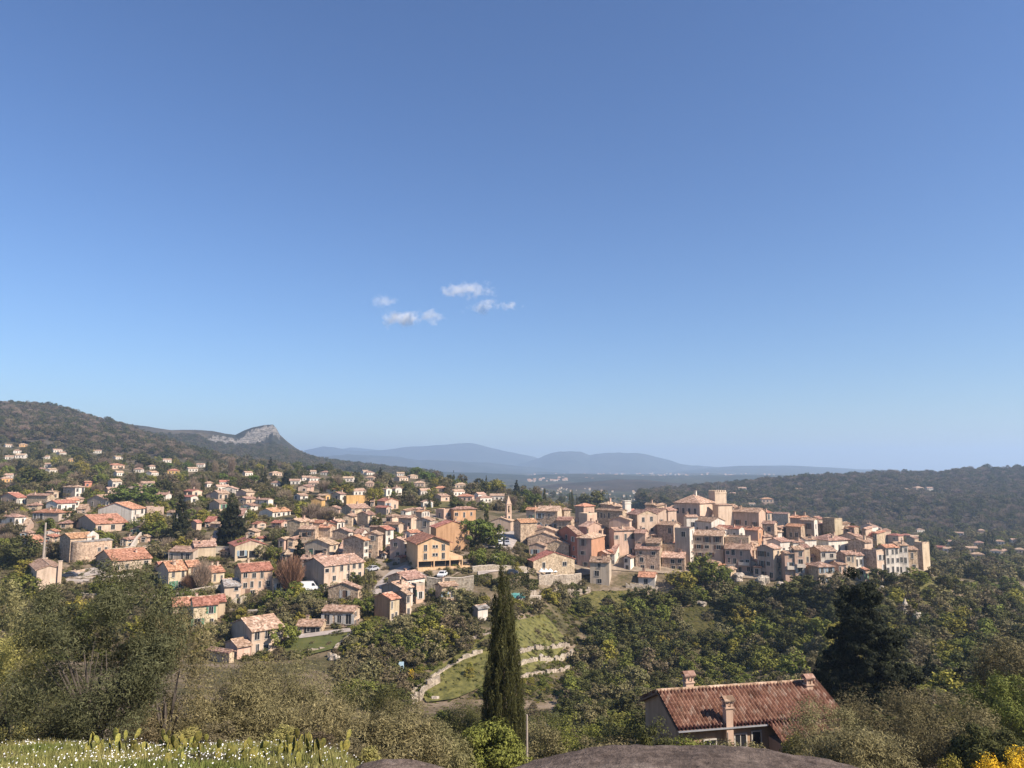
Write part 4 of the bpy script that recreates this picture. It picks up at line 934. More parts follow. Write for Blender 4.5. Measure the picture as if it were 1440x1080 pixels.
# pink farmhouse in the foreground: real half-round tiles
def farmhouse():
    a = R(78); L, Rr = 6.0, 12.2; C0 = Vector((11.24, 52.0, -17.2-2.7)); h = 2.55; rise = 1.36
    root = empty('farmhouse', C0, -a, 'pink farmhouse with long corrugated tile roof and three chimneys', 'farmhouse'); HOUSES.append((900, 1165, 950, 1050, 50))
    w = MB(); w.box(-L, 0, 0, Rr, -3, h); mid = -L/2
    w.hexa([(-L,0,h),(0,0,h),(0,Rr,h),(-L,Rr,h),(mid-.02,0,h+rise),(mid+.02,0,h+rise),(mid+.02,Rr,h+rise),(mid-.02,Rr,h+rise)])
    w.build('wall', [wall_mat('farmhouse_render', (.43,.29,.195))], root)
    tm = roof_tile_mat(); k = rise/(L/2)
    def tiles(x0, z0, x1, z1, y0, y1, nm='roof'):
        """rows of half-round tiles from eave (x0,z0) up to ridge (x1,z1)"""
        pitch = .27; ny = int((y1-y0)/pitch); nx = max(3, int(math.hypot(x1-x0, z1-z0)/.34)); sub = 6
        V, Fc = [], []
        for r_ in range(nx):
            for e in (0, 1):
                t = (r_+e)/nx
                for j in range(ny*sub+1):
                    ph = (j % sub)/sub*2*math.pi; bump = .125*math.cos(ph)+(.035 if e == 0 else 0.0)
                    V.append((x0+(x1-x0)*t, y0+j/sub*pitch, z0+(z1-z0)*t+bump+.1))
        W_ = ny*sub+1
        for r_ in range(nx*2-1):
            for j in range(ny*sub): i = r_*W_+j; Fc.append((i, i+1, i+1+W_, i+W_))
        return obj(nm, mesh_np(nm, V, Fc, [tm], smooth=False), root)
    e = h-k*.45+.12
    r1 = tiles(.45, e, mid, h+rise+.12, -.3, Rr+.3)
    tiles(-L-.45, e, mid, h+rise+.12, -.3, Rr+.3)
    u = MB(); slab(u, (mid,-.3,h+rise+.12), (.45,-.3,e), (.45,Rr+.3,e), (mid,Rr+.3,h+rise+.12), .14); slab(u, (-L-.45,-.3,e), (mid,-.3,h+rise+.12), (mid,Rr+.3,h+rise+.12), (-L-.45,Rr+.3,e), .14); u.build('roof_deck', [M['door']], root)
    c = MB()
    for i in range(30): c.tube([(mid, -.35+i*.42, h+rise+.2), (mid, -.35+i*.42+.45, h+rise+.23)], [.13, .115], 8)
    c.build('ridge_tiles', [RM['p']], root)
    # porch wing
    y0, y1 = 6.3, 10.6; x1 = 2.0; z1 = e-k*(x1-.45)
    tiles(x1+.3, z1-k*.3, .44, e+.0, y0, y1)
    p = MB(); p.box(.02, x1-.1, y0+.25, y1-.2, -3, z1-.2); p.build('porch', [WM['p']], root)
    g = MB(); g.tube([(x1+.36,y0-.05,z1-k*.3-.02), (x1+.36,y1,z1-k*.3-.02)], .07, 6); g.tube([(.52,-.3,e-.02), (.52,y0,e-.02)], .07, 6); g.tube([(.2,.2,e-.1),(.2,.2,-2)], .05, 6); g.build('gutter', [M['metal']], root)
    def stack(x, y, zt, w_, d_, wm):
        b = MB(); b.box(x-w_/2, x+w_/2, y-d_/2, y+d_/2, -2, zt); b.box(x-w_/2-.07, x+w_/2+.07, y-d_/2-.07, y+d_/2+.07, zt, zt+.08)
        for sx in (-1, 1):
            for sy in (-1, 1): b.box(x+sx*(w_/2-.08)-.07, x+sx*(w_/2-.08)+.07, y+sy*(d_/2-.08)-.07, y+sy*(d_/2-.08)+.07, zt+.08, zt+.42)
        b.box(x-w_/2-.08, x+w_/2+.08, y-d_/2-.08, y+d_/2+.08, zt+.42, zt+.5)
        ch = b.build('chimney', [wm], root)
        t = MB(); q = zt+.5; hx, hy = w_/2+.14, d_/2+.14
        slab(t, (x-hx,y-hy,q+.08), (x,y-hy,q+.3), (x,y+hy,q+.3), (x-hx,y+hy,q+.08), .08); slab(t, (x,y-hy,q+.3), (x+hx,y-hy,q+.08), (x+hx,y+hy,q+.08), (x,y+hy,q+.3), .08); t.build('chimney_cap', [RM['n']], ch)
    stack(.25, 3.45, h+1.15, .5, .5, WM['p']); stack(mid-.35, 2.3, h+rise+.55, .55, .6, WM['p']); stack(mid+.7, Rr-.9, h+rise+.12, .42, .5, WM['p'])
    for s, zz, ww, hh in ((4.45, 1.15, .75, 1.3), (5.65, 1.45, .6, .9), (2.2, 1.0, .8, 1.2)): put_window(root, 'S', s, zz, ww, hh, L, Rr)
    obj('window', window_mesh(.5, .7, 0), root, (x1-.1, y0+1.0, .9), R(90)); obj('window', window_mesh(.6, .9, 0), root, (x1-.1, y0+3.4, .9), R(90))
def roof_tile_mat():
    m, nt, p = mat_base('old_canal_tiles', .9, .12); tc = N(nt, 'TexCoord'); co = tc.outputs['Object']
    mp = N(nt, 'Mapping'); mp.inputs['Scale'].default_value = (3.0, 3.7, 0.0); nt.links.new(co, mp.inputs[0])
    wn = N(nt, 'TexWhiteNoise'); fl = N(nt, 'VectorMath', operation='FLOOR'); nt.links.new(mp.outputs[0], fl.inputs[0]); nt.links.new(fl.outputs[0], wn.inputs[0])
    r = ramp(nt, [(0, (.17,.085,.06)), (.3, (.26,.135,.095)), (.75, (.32,.185,.13)), (1, (.38,.27,.21))]); nt.links.new(wn.outputs[0], r.inputs[0])
    n = noise(nt, co, 1.2, 5); r2 = ramp(nt, [(.35, (.5,.48,.45)), (.6, (1,1,1))]); nt.links.new(n.outputs[0], r2.inputs[0])
    nt.links.new(mixc(nt, r.outputs[0], r2.outputs[0], .7, 'MULTIPLY'), p.inputs['Base Color']); return m
farmhouse()
# ------------------------------------------------------------------ small old houses wedged between the bigger ones
def fillers(n, poly, seed, base_words, hh=(15, 30), wd=(14, 24), group='small houses wedged between bigger ones'):
    rnd = random.Random(seed); out = 0; xs = [p[0] for p in poly]; ys = [p[1] for p in poly]
    for _ in range(9000):
        if out >= n: break
        px, yb = rnd.uniform(min(xs), max(xs)), rnd.uniform(min(ys), max(ys))
        c = False
        for i in range(len(poly)):
            (x1, y1), (x2, y2) = poly[i], poly[i-1]
            if (y1 > yb) != (y2 > yb) and px < (x2-x1)*(yb-y1)/(y2-y1)+x1: c = not c
        if not c: continue
        w, h = rnd.uniform(*wd), rnd.uniform(*hh); Y = hit(px, yb).y; xl, xr, top = px-w/2, px+w/2, yb-h-5; bad = False; hid = False
        for a, b, e, d, hy in HOUSES:
            ox = min(xr, b)-max(xl, a)
            if ox <= 1: continue
            if hy > Y and top < d-.3*(d-e) and yb > e: bad = True
            if hy <= Y and top+5 > e-2 and ox > w*.7: hid = True
        if bad or hid: continue
        wa, ro = rnd.choice(('s', 'b/c', 'p', 'b', 's/c', 'b/p', 's', 'w')), rnd.choice('nnpnrpd'); t = rnd.choice('RLLHR')
        o = house(xl, px+w*rnd.uniform(-.2, .35), xr, yb-h, yb, rnd.uniform(8, 45), t, wa, ro, rnd.choice(('1x2', '2x2', '1x1')), rnd.choice(('1x2', '1x1', '0')), 'x', group=group)[0]
        VLIST.append((o, base_words[wa[0]]+{'n': ' brown roof', 'p': ' pale roof', 'r': ' red roof', 'd': ' dark roof'}[ro], px, yb-h*.6, w)); out += 1
VLIST = []
BW = dict(s='small stone house with', b='small beige house with', p='small pink house with', w='small white house with')
fillers(72, [(745,790),(752,745),(860,738),(1000,735),(1150,755),(1300,782),(1306,806),(1200,822),(1000,818),(860,806),(800,806)], 5, BW)
fillers(26, [(400,770),(470,735),(600,722),(625,740),(580,795),(510,800),(430,800),(400,790)], 6, BW, hh=(9, 17))
fillers(34, [(0,770),(0,690),(120,690),(250,690),(400,690),(560,700),(600,722),(470,732),(400,750),(330,800),(140,760)], 8, BW, hh=(6, 10), wd=(15, 26))
# ------------------------------------------------------------------ small far villas: four prototypes with parts, copied
def villa_proto(w, d, h, wall, roof, hipped):
    root = empty('villa', (0, 0, 0), 0); b, r = MB(), MB(); b.box(-w/2, w/2, -d/2, d/2, -2.5, h)
    b2 = MB()
    if hipped: hip(r, w, d, h, d*.17)
    else: gable(b2, r, w, d, h, d*.16, 'L')
    off = Vector((w/2, -d/2, 0))
    for mb in (b2, r): mb.v = [(x+off.x, y+off.y, z) for x, y, z in mb.v]
    i = len(b.v); b.v += b2.v; b.f += [tuple(k+i for k in f) for f in b2.f]; b.m += b2.m
    b.build('wall', [WM[wall]], root); r.build('roof', [RM[roof], RM['p']], root)
    for k in range(3): obj('window', window_mesh(1.2, 1.5, 0), root, (w*(k-1)*.3, -d/2, h*.55))
    obj('window', window_mesh(1.2, 1.5, 0), root, (w/2, 0, h*.55), R(90))
    return root
def copy_tree(o, parent=None):
    c = o.copy(); C.objects.link(c); c.parent = parent
    for ch in o.children: copy_tree(ch, c)
    return c
VP = {}
VILLAS = """8 678 18 o p;13 646 15 w p;30 644 18 w p;64 646 9 w p;66 657 11 w p;58 664 16 w n;72 665 16 w p;101 650 8 o p;55 620 13 o p;70 622 18 c o;83 622 14 o p;117 627 15 c p;123 631 17 o o;136 629 10 w p;137 637 7 w p;165 646 12 w p;162 659 22 p o;167 669 15 w p;195 664 15 w n;40 620 7 w p;12 629 8 w p;24 637 7 w n;32 628 10 o p;80 636 13 w p;86 640 9 w p;157 694 18 b p;12 673 12 w p;52 608 9 o p;73 610 10 o p;207 685 16 w p;213 660 8 w n;235 650 9 w p;214 669 9 w p;244 666 20 o r;270 663 18 w p;315 683 10 w r;293 685 9 w n;312 690 13 w p;348 669 13 w p;387 669 15 c p;389 684 9 w n;282 657 9 w p;410 646 6 w p;415 641 6 w p;421 643 6 w p;430 642 7 w p;409 650 7 w p;446 653 24 c p;433 654 9 w p;440 667 10 w p;458 668 10 w n;414 681 12 w p;431 676 11 w p;441 677 11 w n;441 684 8 b p;503 696 15 w p;513 666 10 w p;519 668 9 w n;490 677 10 w p;521 676 13 c p;520 684 11 p p;563 669 8 w p;564 676 16 c n;590 684 18 c p;597 696 10 w p;463 649 7 w p;473 653 7 w n;580 673 10 c p;620 692 12 p o;643 697 11 w p;648 686 13 c p;655 704 11 p r;675 701 9 w p;681 706 13 w n;699 703 10 w p;1274 756 15 o r;1287 758 9 w p;1293 748 8 w n;1349 753 8 w p;1380 749 10 p p;1323 774 12 r r;1335 776 9 w p;1377 767 12 w n;1374 784 15 c p;1400 779 14 w n;1412 779 10 c p;1426 763 8 w p;1434 777 13 c p;1333 765 9 w p;1234 746 11 w p;1366 775 9 b p;1405 765 8 w n"""
def pick_words(w, r): return {'w':'white','o':'ochre','c':'cream','p':'pink','b':'beige','r':'red'}[w], {'p':'pale roof','n':'brown roof','o':'orange roof','r':'red roof'}[r]
first = True
for it in VILLAS.split(';'):
    px, py, wpx, w, r = it.split(); px, py, wpx = float(px), float(py), float(wpx)
    P = hit(px, py); k = P.y/F; W_ = min(max(wpx*k*.8, 6), 18)
    key = (w, r)
    if key not in VP: VP[key] = villa_proto(11, 8, 3.9, w, r, len(VP) % 2 == 0); o = VP[key]
    else: o = copy_tree(VP[key])
    o.location = P-Vector((0, 0, .7)); s = W_/11; o.scale = (s*random.uniform(.8, 1.3), s*random.uniform(.8, 1.25), min(max(s, .75), 1.2)); o.rotation_euler = (0, 0, R(random.uniform(-25, 45))-math.atan2(P.x, P.y))
    o['category'] = 'villa'; o['group'] = 'small villas scattered over the far slopes'
    HOUSES.append((px-wpx/2, px+wpx/2, py-wpx*.6, py, P.y)); VLIST.append((o, '%s villa with %s' % pick_words(w, r), px, py-3, wpx))
# ------------------------------------------------------------------ lanes, gardens, terraces
drape('village_ground', [(742,806),(750,752),(860,742),(1000,738),(1150,757),(1300,789),(1306,806),(1200,812),(1000,812),(860,803),(800,812)], DIRT, .02)
drape('village_ground', [(405,762),(520,732),(600,722),(660,735),(660,800),(600,835),(540,880),(450,885),(420,840)], DIRT, .02)
drape('lane', [(519,838),(531,822),(548,806),(570,796),(600,812),(586,826),(552,838)], LANE, .15)
drape('lane', [(90,806),(133,800),(160,812),(150,822),(110,822),(92,818)], LANE, .15)
drape('car_park', [(676,772),(690,750),(722,748),(727,762),(718,776)], LANE, .15)
drape('lane', [(672,812),(740,812),(742,804),(672,803)], LANE, .12)
drape('lawn', [(400,902),(470,890),(500,893),(480,912),(440,922),(400,918)], LAWN, .1)
drape('path', [(404,897),(492,886),(494,891),(404,903)], LANE, .2)
drape('meadow', [(790,846),(835,833),(882,832),(896,845),(862,868),(815,868)], GRASS, .1)
drape('meadow', [(585,960),(680,900),(765,865),(800,905),(745,950),(640,985),(600,990)], GRASS, .1)
drape('meadow', [(950,862),(1000,838),(1035,868),(1010,905),(965,900)], GRASS, .1)
drape('meadow', [(1225,870),(1250,826),(1330,815),(1345,850),(1330,900),(1250,935),(1228,915)], GRASS, .1)
drape('meadow', [(540,716),(640,700),(650,712),(570,726)], GRASS, .15)
drape('meadow', [(45,636),(120,640),(130,660),(60,655)], GRASS, .2)
def wall_line(pts, hpx, label, thick=.5, cat='wall', name='stone_wall', mat=None, coping=True):
    P = [hit(x, y) for x, y in pts]; b = MB(); c = MB()
    fine = []
    for p, q in zip(P, P[1:]):
        n = max(1, int((q-p).length/(2.5 if coping else 1.1))); fine += [p.lerp(q, i/n) for i in range(n)]
    fine.append(P[-1]); rnd = random.Random(int(pts[0][0]))
    O = fine[0]
    for p, q in zip(fine, fine[1:]):
        d = (q-p).normalized(); nrm = Vector((-d.y, d.x, 0)).normalized()*thick/2
        lo_ = .93 if coping else .45; h1 = hpx*p.y/F*rnd.uniform(lo_, 1.08); h2 = hpx*q.y/F*rnd.uniform(lo_, 1.08)
        if not coping and rnd.random() < .07: continue
        zp, zq = H(p.x, p.y)-O.z, H(q.x, q.y)-O.z; p0, q0 = Vector((p.x-O.x, p.y-O.y, 0)), Vector((q.x-O.x, q.y-O.y, 0))
        def at(v, n, z): return (v.x+n.x, v.y+n.y, z)
        b.hexa([at(p0,-nrm,zp-1), at(q0,-nrm,zq-1), at(q0,nrm,zq-1), at(p0,nrm,zp-1), at(p0,-nrm,zp+h1), at(q0,-nrm,zq+h2), at(q0,nrm,zq+h2), at(p0,nrm,zp+h1)])
        n2 = nrm*1.25
        c.hexa([at(p0,-n2,zp+h1+.003), at(q0,-n2,zq+h2+.003), at(q0,n2,zq+h2+.003), at(p0,n2,zp+h1+.003), at(p0,-n2,zp+h1+.12), at(q0,-n2,zq+h2+.12), at(q0,n2,zq+h2+.12), at(p0,n2,zp+h1+.12)])
    root = empty(name, O, 0, label, cat); root['group'] = 'stone walls and terraces'; root['kind'] = 'thing'
    b.build('masonry', [mat or M['stone']], root)
    if coping: c.build('coping', [M['conc']], root)
    return root
wall_line([(600,834),(632,835),(666,832)], 20, 'long retaining wall below the open garages')
wall_line([(757,822),(790,822),(817,820)], 13, 'retaining wall under the terrace with white parasols')
wall_line([(742,838),(790,834),(830,832)], 7, 'low crumbling wall at the foot of the terrace', coping=False)
wall_line([(728,849),(760,847)], 9, 'stone wall holding the swimming pool terrace')
wall_line([(664,806),(704,804),(740,806)], 8, 'pale stone wall behind the parked dark car')
wall_line([(590,968),(625,945),(650,930),(678,920)], 8, 'long dry stone terrace wall left of the tall cypress', coping=False)
wall_line([(640,905),(668,897),(690,893)], 5, 'short dry stone terrace wall above the long one', coping=False)
wall_line([(722,960),(765,948),(800,940)], 5, 'lowest dry stone terrace wall right of the tall cypress', coping=False)
wall_line([(722,925),(755,915),(800,909)], 8, 'upper dry stone terrace wall right of the tall cypress', coping=False)
wall_line([(722,943),(765,931),(805,921)], 8, 'lower dry stone terrace wall right of the tall cypress', coping=False)
wall_line([(575,975),(600,962),(618,953)], 6, 'short leaning terrace wall below the blue panel', coping=False)
wall_line([(462,925),(480,908),(497,893)], 8, 'stone wall climbing beside the lower garden', coping=False)
wall_line([(400,925),(440,917),(458,913)], 5, 'low wall edging the lower garden', coping=False)
wall_line([(577,990),(600,972),(618,962)], 14, 'broken pale retaining wall low on the terraces', coping=False)
wall_line([(150,782),(170,781),(190,776)], 9, 'grey wall running right from the chapel')
wall_line([(184,776),(192,764),(198,757)], 8, 'white sunlit garden wall above the grey wall', mat=WM['w'])
wall_line([(262,838),(290,833),(309,830)], 7, 'stone garden wall behind the yellow red roofed house')
wall_line([(316,856),(332,852),(346,846)], 12, 'rubble wall under the two storey annex', coping=False)
wall_line([(303,778),(322,779)], 9, 'white wall between the blank wall and the loggia villa', mat=WM['w'])
wall_line([(398,838),(430,845),(460,852)], 5, 'dark garden wall below the white van')
wall_line([(640,898),(660,890),(675,888)], 7, 'rubble wall below the little white hut', coping=False)
wall_line([(880,826),(905,828),(925,829)], 6, 'low terrace wall before the small white cottage', coping=False)
wall_line([(545,884),(560,873),(578,862)], 7, 'stone stair wall climbing past the orange sided house', coping=False)
# pool, hedges
P = hit(722, 840); k = P.y/F; pool = empty('swimming_pool', (P.x, P.y, P.z), -math.atan2(P.x, P.y), 'turquoise raised swimming pool beside the tall cypress', 'swimming pool')
b = MB(); b.box(-17*k, 17*k, -2.5, 2.8, -1, 3.5*k); b.build('basin', [M['conc']], pool)
b = MB(); b.box(-16.3*k, 16.3*k, -2.54, 2.6, 1.5*k, 3.6*k); b.build('water', [M['water']], pool)
def hedge(x0, x1, y, hpx, dpt, label, kind='dark'):
    A, B = hit(x0, y), hit(x1, y); L = (B-A).length; h = hpx*A.y/F; n = int(420*L*h/10)+400
    P = RNG.uniform(0, 1, (n, 3))*np.array([L, dpt, h]); f = RNG.integers(0, 3, n)
    P[f == 0, 1] = RNG.uniform(-.1, .15, (f == 0).sum()); P[f == 1, 2] = h+RNG.uniform(-.15, .1, (f == 1).sum()); P[f == 2, 0] = np.where(RNG.random((f == 2).sum()) < .5, 0, L)
    nm = RNG.normal(size=(n, 3)); V, Fq = quads(P, nm, .34*np.ones(n), 1.2)
    o = obj('hedge', mesh_np('hedge', V, Fq, [LM[kind]]), None, A, math.atan2(B.y-A.y, B.x-A.x)); tag(o, label, 'hedge')
hedge(664, 692, 822, 11, 2.5, 'clipped dark hedge left of the tall cypress', 'dark')
hedge(702, 744, 833, 16, 2.5, 'large clipped green hedge behind the swimming pool', 'dark')
hedge(745, 757, 832, 13, 2.5, 'small clipped hedge block at the end of the pool', 'dark')
hedge(0, 40, 830, 14, 2, 'long low green hedge at the left edge', 'green')
# ------------------------------------------------------------------ salient trees (pixel, base, height, width)
T_ = plant
T_('conifer', 252, 766, 68, 36, label='dark bushy conifer left of the mottled roof house', split=True, seed=1)
T_('conifer', 325, 764, 70, 46, label='broad dark cedar leaning over the loggia villa', split=True, seed=2)
T_('pine', 190, 712, 40, 62, label='big round umbrella pine behind the vivid orange roof', split=True, seed=1, sink=3)
T_('lime', 213, 754, 32, 32, label='yellow green budding tree right of the white villa', split=True)
T_('oak', 46, 695, 36, 40, label='large dark evergreen behind the pink house at left', split=True)
T_('conifer', 421, 792, 38, 22, label='small dark fir beside the shaded porch', split=True, seed=3)
T_('redbare', 407, 836, 56, 42, label='reddish bare tree left of the long cream block', split=True)
T_('poplar', 517, 856, 66, 20, label='slender pale poplar right of the long cream block', split=True)
T_('pine', 668, 772, 50, 62, label='big green umbrella pine right of the large peach gable', split=True, seed=2, sink=2)
T_('green', 690, 770, 34, 36, label='rounded green tree beside the car park', split=True)
T_('lime', 483, 699, 18, 26, label='bright round tree above the yellow ochre block', split=True)
T_('lime', 424, 730, 24, 24, label='yellowish tree right of the white bungalow', split=True)
T_('cypress', 684, 735, 25, 7, label='dark cypress left of the church', split=True)
T_('cypress', 1312, 794, 36, 11, label='dark cypress at the far right end of the village', split=True)
T_('cypress', 603, 715, 18, 6, label='lone cypress beside the white gabled house', split=True)
T_('bare', 283, 832, 48, 30, label='pollarded bare tree in front of the yellow house', split=True)
T_('redbare', 266, 832, 26, 24, label='small dark bare tree before the yellow house', split=True)
T_('bare', 302, 671, 26, 10, label='left pale bare poplar below the distant ridge', split=True); T_('bare', 325, 670, 30, 12, label='right pale bare poplar below the distant ridge', split=True)
T_('bare', 440, 735, 30, 34, label='bare grey tree above the leftmost stone cluster', split=True); T_('bare', 461, 737, 26, 30, label='bare violet grey tree below the orange house', split=True)
T_('shrub', 530, 742, 20, 17, label='dark rounded bush beside the brown sided house')
T_('oak', 838, 722, 30, 40, label='dark spreading pine behind the hip roofed house', split=True)
T_('green', 988, 826, 42, 40, label='dark green tree against the broad four storey house', split=True); T_('green', 1012, 832, 38, 36, label='rounded green tree left of the balcony house', split=True); T_('lime', 958, 832, 28, 40, label='olive green bush below the low stone house')
T_('lshrub', 727, 806, 15, 15, label='yellow green bush beside the parked dark car')
T_('yshrub', 578, 953, 11, 10, label='bright yellow flowering bush below the blue panel')
T_('lshrub', 45, 856, 22, 14, label='yellow flowering shrub in the left garden')
T_('green', 25, 850, 40, 50, label='dense green tree left of the plain cream gable', split=True)
T_('oak', 28, 800, 44, 44, label='dark tree above the left green hedge', split=True)
T_('olive', 640, 862, 34, 44, label='olive tree below the retaining wall', split=True)
T_('shrub', 660, 868, 26, 40, label='dark shrub left of the little white hut')
T_('conifer', 1310, 978, 54, 30, label='left of two small dark firs by the right slope', split=True, seed=1); T_('conifer', 1350, 978, 46, 30, label='right of two small dark firs by the right slope', split=True, seed=2)
T_('conifer', 1388, 886, 42, 18, label='narrow dark conifer on the right slope', split=True, seed=3)
T_('brown', 1175, 850, 44, 56, label='reddish brown bare thicket left of the big conifer'); T_('brown', 655, 918, 22, 26, label='brown bare bush on the terraces left of the tall cypress')
T_('olive', 560, 905, 36, 36, label='brownish olive tree below the orange sided house', split=True)
T_('oak', 470, 715, 14, 20, label='dark tree left of the white two storey house')
T_('oak', 1130, 850, 38, 50, label='dark rounded oak below the pink tower houses', split=True)
CLEAR = [[(545,1000),(565,950),(680,886),(765,852),(850,872),(825,930),(770,990),(660,1006),(590,1008)], [(790,846),(835,833),(882,832),(896,845),(862,868),(815,868)], [(950,862),(1000,838),(1035,868),(1010,905),(965,900)], [(400,902),(470,890),(500,893),(480,912),(440,922),(400,918)], [(519,838),(531,822),(548,806),(570,796),(600,812),(586,826),(552,838)], [(676,776),(690,748),(722,746),(727,762),(718,780)], [(662,808),(768,806),(768,850),(722,852),(660,836)], [(1232,860),(1262,822),(1320,814),(1335,845),(1318,900),(1262,925),(1236,900)]]
FRONT = [(555,985),(800,975),(810,1048),(555,1048)]
# ------------------------------------------------------------------ seeded planting between the houses
def covered(px, y0, y1, w, Y):
    for a, b, c, d, hy in HOUSES:
        if hy > Y-4 and px+w*.4 > a and px-w*.4 < b and y1 > c and y0 < d-.36*(d-c): return True
    return False
def inside(px, py, poly):
    c = False; n = len(poly)
    for i in range(n):
        (x1, y1), (x2, y2) = poly[i], poly[i-1]
        if (y1 > py) != (y2 > py) and px < (x2-x1)*(py-y1)/(y2-y1)+x1: c = not c
    return c
def sow(n, poly, kinds, hm, wm, seed, tries=40, sep=.5, dry=None):
    rnd = random.Random(seed); xs = [p[0] for p in poly]; ys = [p[1] for p in poly]; done = []; k = 0
    while len(done) < n and k < n*tries:
        k += 1; px, py = rnd.uniform(min(xs), max(xs)), rnd.uniform(min(ys), max(ys))
        if not inside(px, py, poly): continue
        if not dry and (rnd.random() < .93 and any(inside(px, py, q) or inside(px, py-5, q) for q in CLEAR[:-1]) or inside(px, py, FRONT) or inside(px, py-6, CLEAR[0]) or inside(px, py-14, CLEAR[0])): continue
        P = hit(px, py); sc = F/P.y; kind = rnd.choice(kinds); s = rnd.uniform(.75, 1.3)
        h, w = hm*sc*s, wm*sc*s*rnd.uniform(.85, 1.2)
        if kind == 'cypress': h, w = h*1.45, w*.3
        if kind == 'conifer': h, w = h*1.3, w*.7
        if kind == 'poplar': h, w = h*1.3, w*.35
        if covered(px, py-h, py, w, P.y): continue
        if any(abs(px-a) < sep*(w+b)/2 and abs(py-c) < sep*(h+d)/2.4 for a, b, c, d in done): continue
        done.append((px, w, py, h)); plant(kind, px, py, h, w, P=P, split=h > 26, sink=.3)
up = ['olive', 'olive', 'oak', 'green', 'olive', 'bare', 'cypress', 'brown', 'pine', 'oak', 'conifer', 'bare', 'lime']
sow(170, [(0,648),(120,650),(300,662),(420,660),(520,672),(640,672),(760,690),(760,715),(640,715),(430,715),(250,712),(0,722)], up, 7.5, 7.5, 11, sep=.42)
sow(40, [(0,606),(180,640),(220,655),(0,650)], ['olive', 'oak', 'brown', 'cypress', 'oak'], 8, 9, 12, sep=.4)
sow(90, [(0,722),(250,712),(420,712),(520,740),(400,770),(360,800),(230,790),(200,780),(0,790)], ['olive', 'oak', 'green', 'bare', 'brown', 'shrub', 'lshrub', 'gshrub'], 5.5, 6, 13, sep=.45)
sow(60, [(0,800),(60,800),(90,830),(330,846),(420,840),(430,880),(400,930),(230,900),(0,890)], ['olive', 'oak', 'green', 'lshrub', 'gshrub', 'shrub', 'oshrub', 'brown'], 4.2, 4.8, 14, sep=.45)
sow(50, [(380,770),(480,770),(520,860),(600,900),(560,930),(470,880),(400,860)], ['olive', 'green', 'shrub', 'gshrub', 'lshrub', 'brown'], 3.6, 4, 15, sep=.45)
sow(14, [(660,770),(760,775),(745,806),(670,800)], ['olive', 'green', 'brown', 'oak', 'shrub'], 4, 4.5, 16, sep=.45)
sow(26, [(740,694),(800,700),(900,712),(930,714),(930,722),(800,716),(740,712)], ['oak', 'cypress', 'cypress', 'brown', 'pine', 'oak'], 9, 8, 17, sep=.35)
sow(60, [(500,900),(600,880),(690,860),(690,1000),(640,1030),(520,1000),(480,960)], ['shrub', 'oshrub', 'gshrub', 'lshrub', 'olive', 'green', 'bshrub'], 4.2, 5, 18, sep=.5)
sow(56, [(730,860),(770,840),(880,870),(900,1030),(745,1040),(730,900)], ['shrub', 'oshrub', 'gshrub', 'oak', 'olive', 'lshrub', 'shrub'], 4.6, 5.6, 19, sep=.5)
sow(80, [(860,850),(1000,835),(1180,835),(1180,950),(900,955)], ['shrub', 'oshrub', 'gshrub', 'oak', 'bshrub', 'lshrub', 'oak'], 5, 6.2, 20, sep=.5)
sow(60, [(1215,830),(1300,812),(1440,830),(1440,1000),(1290,990),(1230,930)], ['shrub', 'oshrub', 'gshrub', 'oak', 'bshrub', 'lshrub', 'oak'], 4.6, 6, 21, sep=.5)
sow(44, [(1312,760),(1440,756),(1440,830),(1340,815)], ['olive', 'oak', 'brown', 'olive', 'cypress', 'olive'], 7, 9, 22, sep=.4)
sow(26, CLEAR[0], ['gshrub', 'oshrub', 'shrub', 'lshrub', 'bshrub', 'olive'], 1.7, 2.2, 24, sep=.6, dry=True)
sow(10, CLEAR[1]+[], ['gshrub', 'oshrub', 'shrub'], 1.5, 2.2, 25, sep=.6, dry=True)
rw = random.Random(77); kw = 0
POLYW = [(0,800),(0,690),(250,690),(420,700),(560,705),(640,715),(600,760),(420,780),(330,830),(430,880),(400,900),(230,860),(100,840)]
for _ in range(600):
    if kw >= 34: break
    x, y = rw.uniform(0, 640), rw.uniform(690, 900); ln = rw.uniform(18, 46)*(y-560)/230
    if not (inside(x, y, POLYW) and inside(x+ln, y, POLYW)): continue
    hp = rw.uniform(2.6, 4.6)*(y-560)/200
    if any(hy > 0 and a-3 < x+ln*f < b+3 and c < y and y-hp < d+1 for a, b, c, d, hy in HOUSES for f in (0, .25, .5, .75, 1)): continue
    o = wall_line([(x,y),(x+ln*.5,y+rw.uniform(-1.5,1.5)),(x+ln,y+rw.uniform(-4,2))], hp, 'x', mat=rw.choice((None, None, WM['b'], WM['c'])), coping=rw.random() < .5)
    VLIST.append((o, 'short pale garden wall', x+ln/2, y-hp/2, ln)); kw += 1
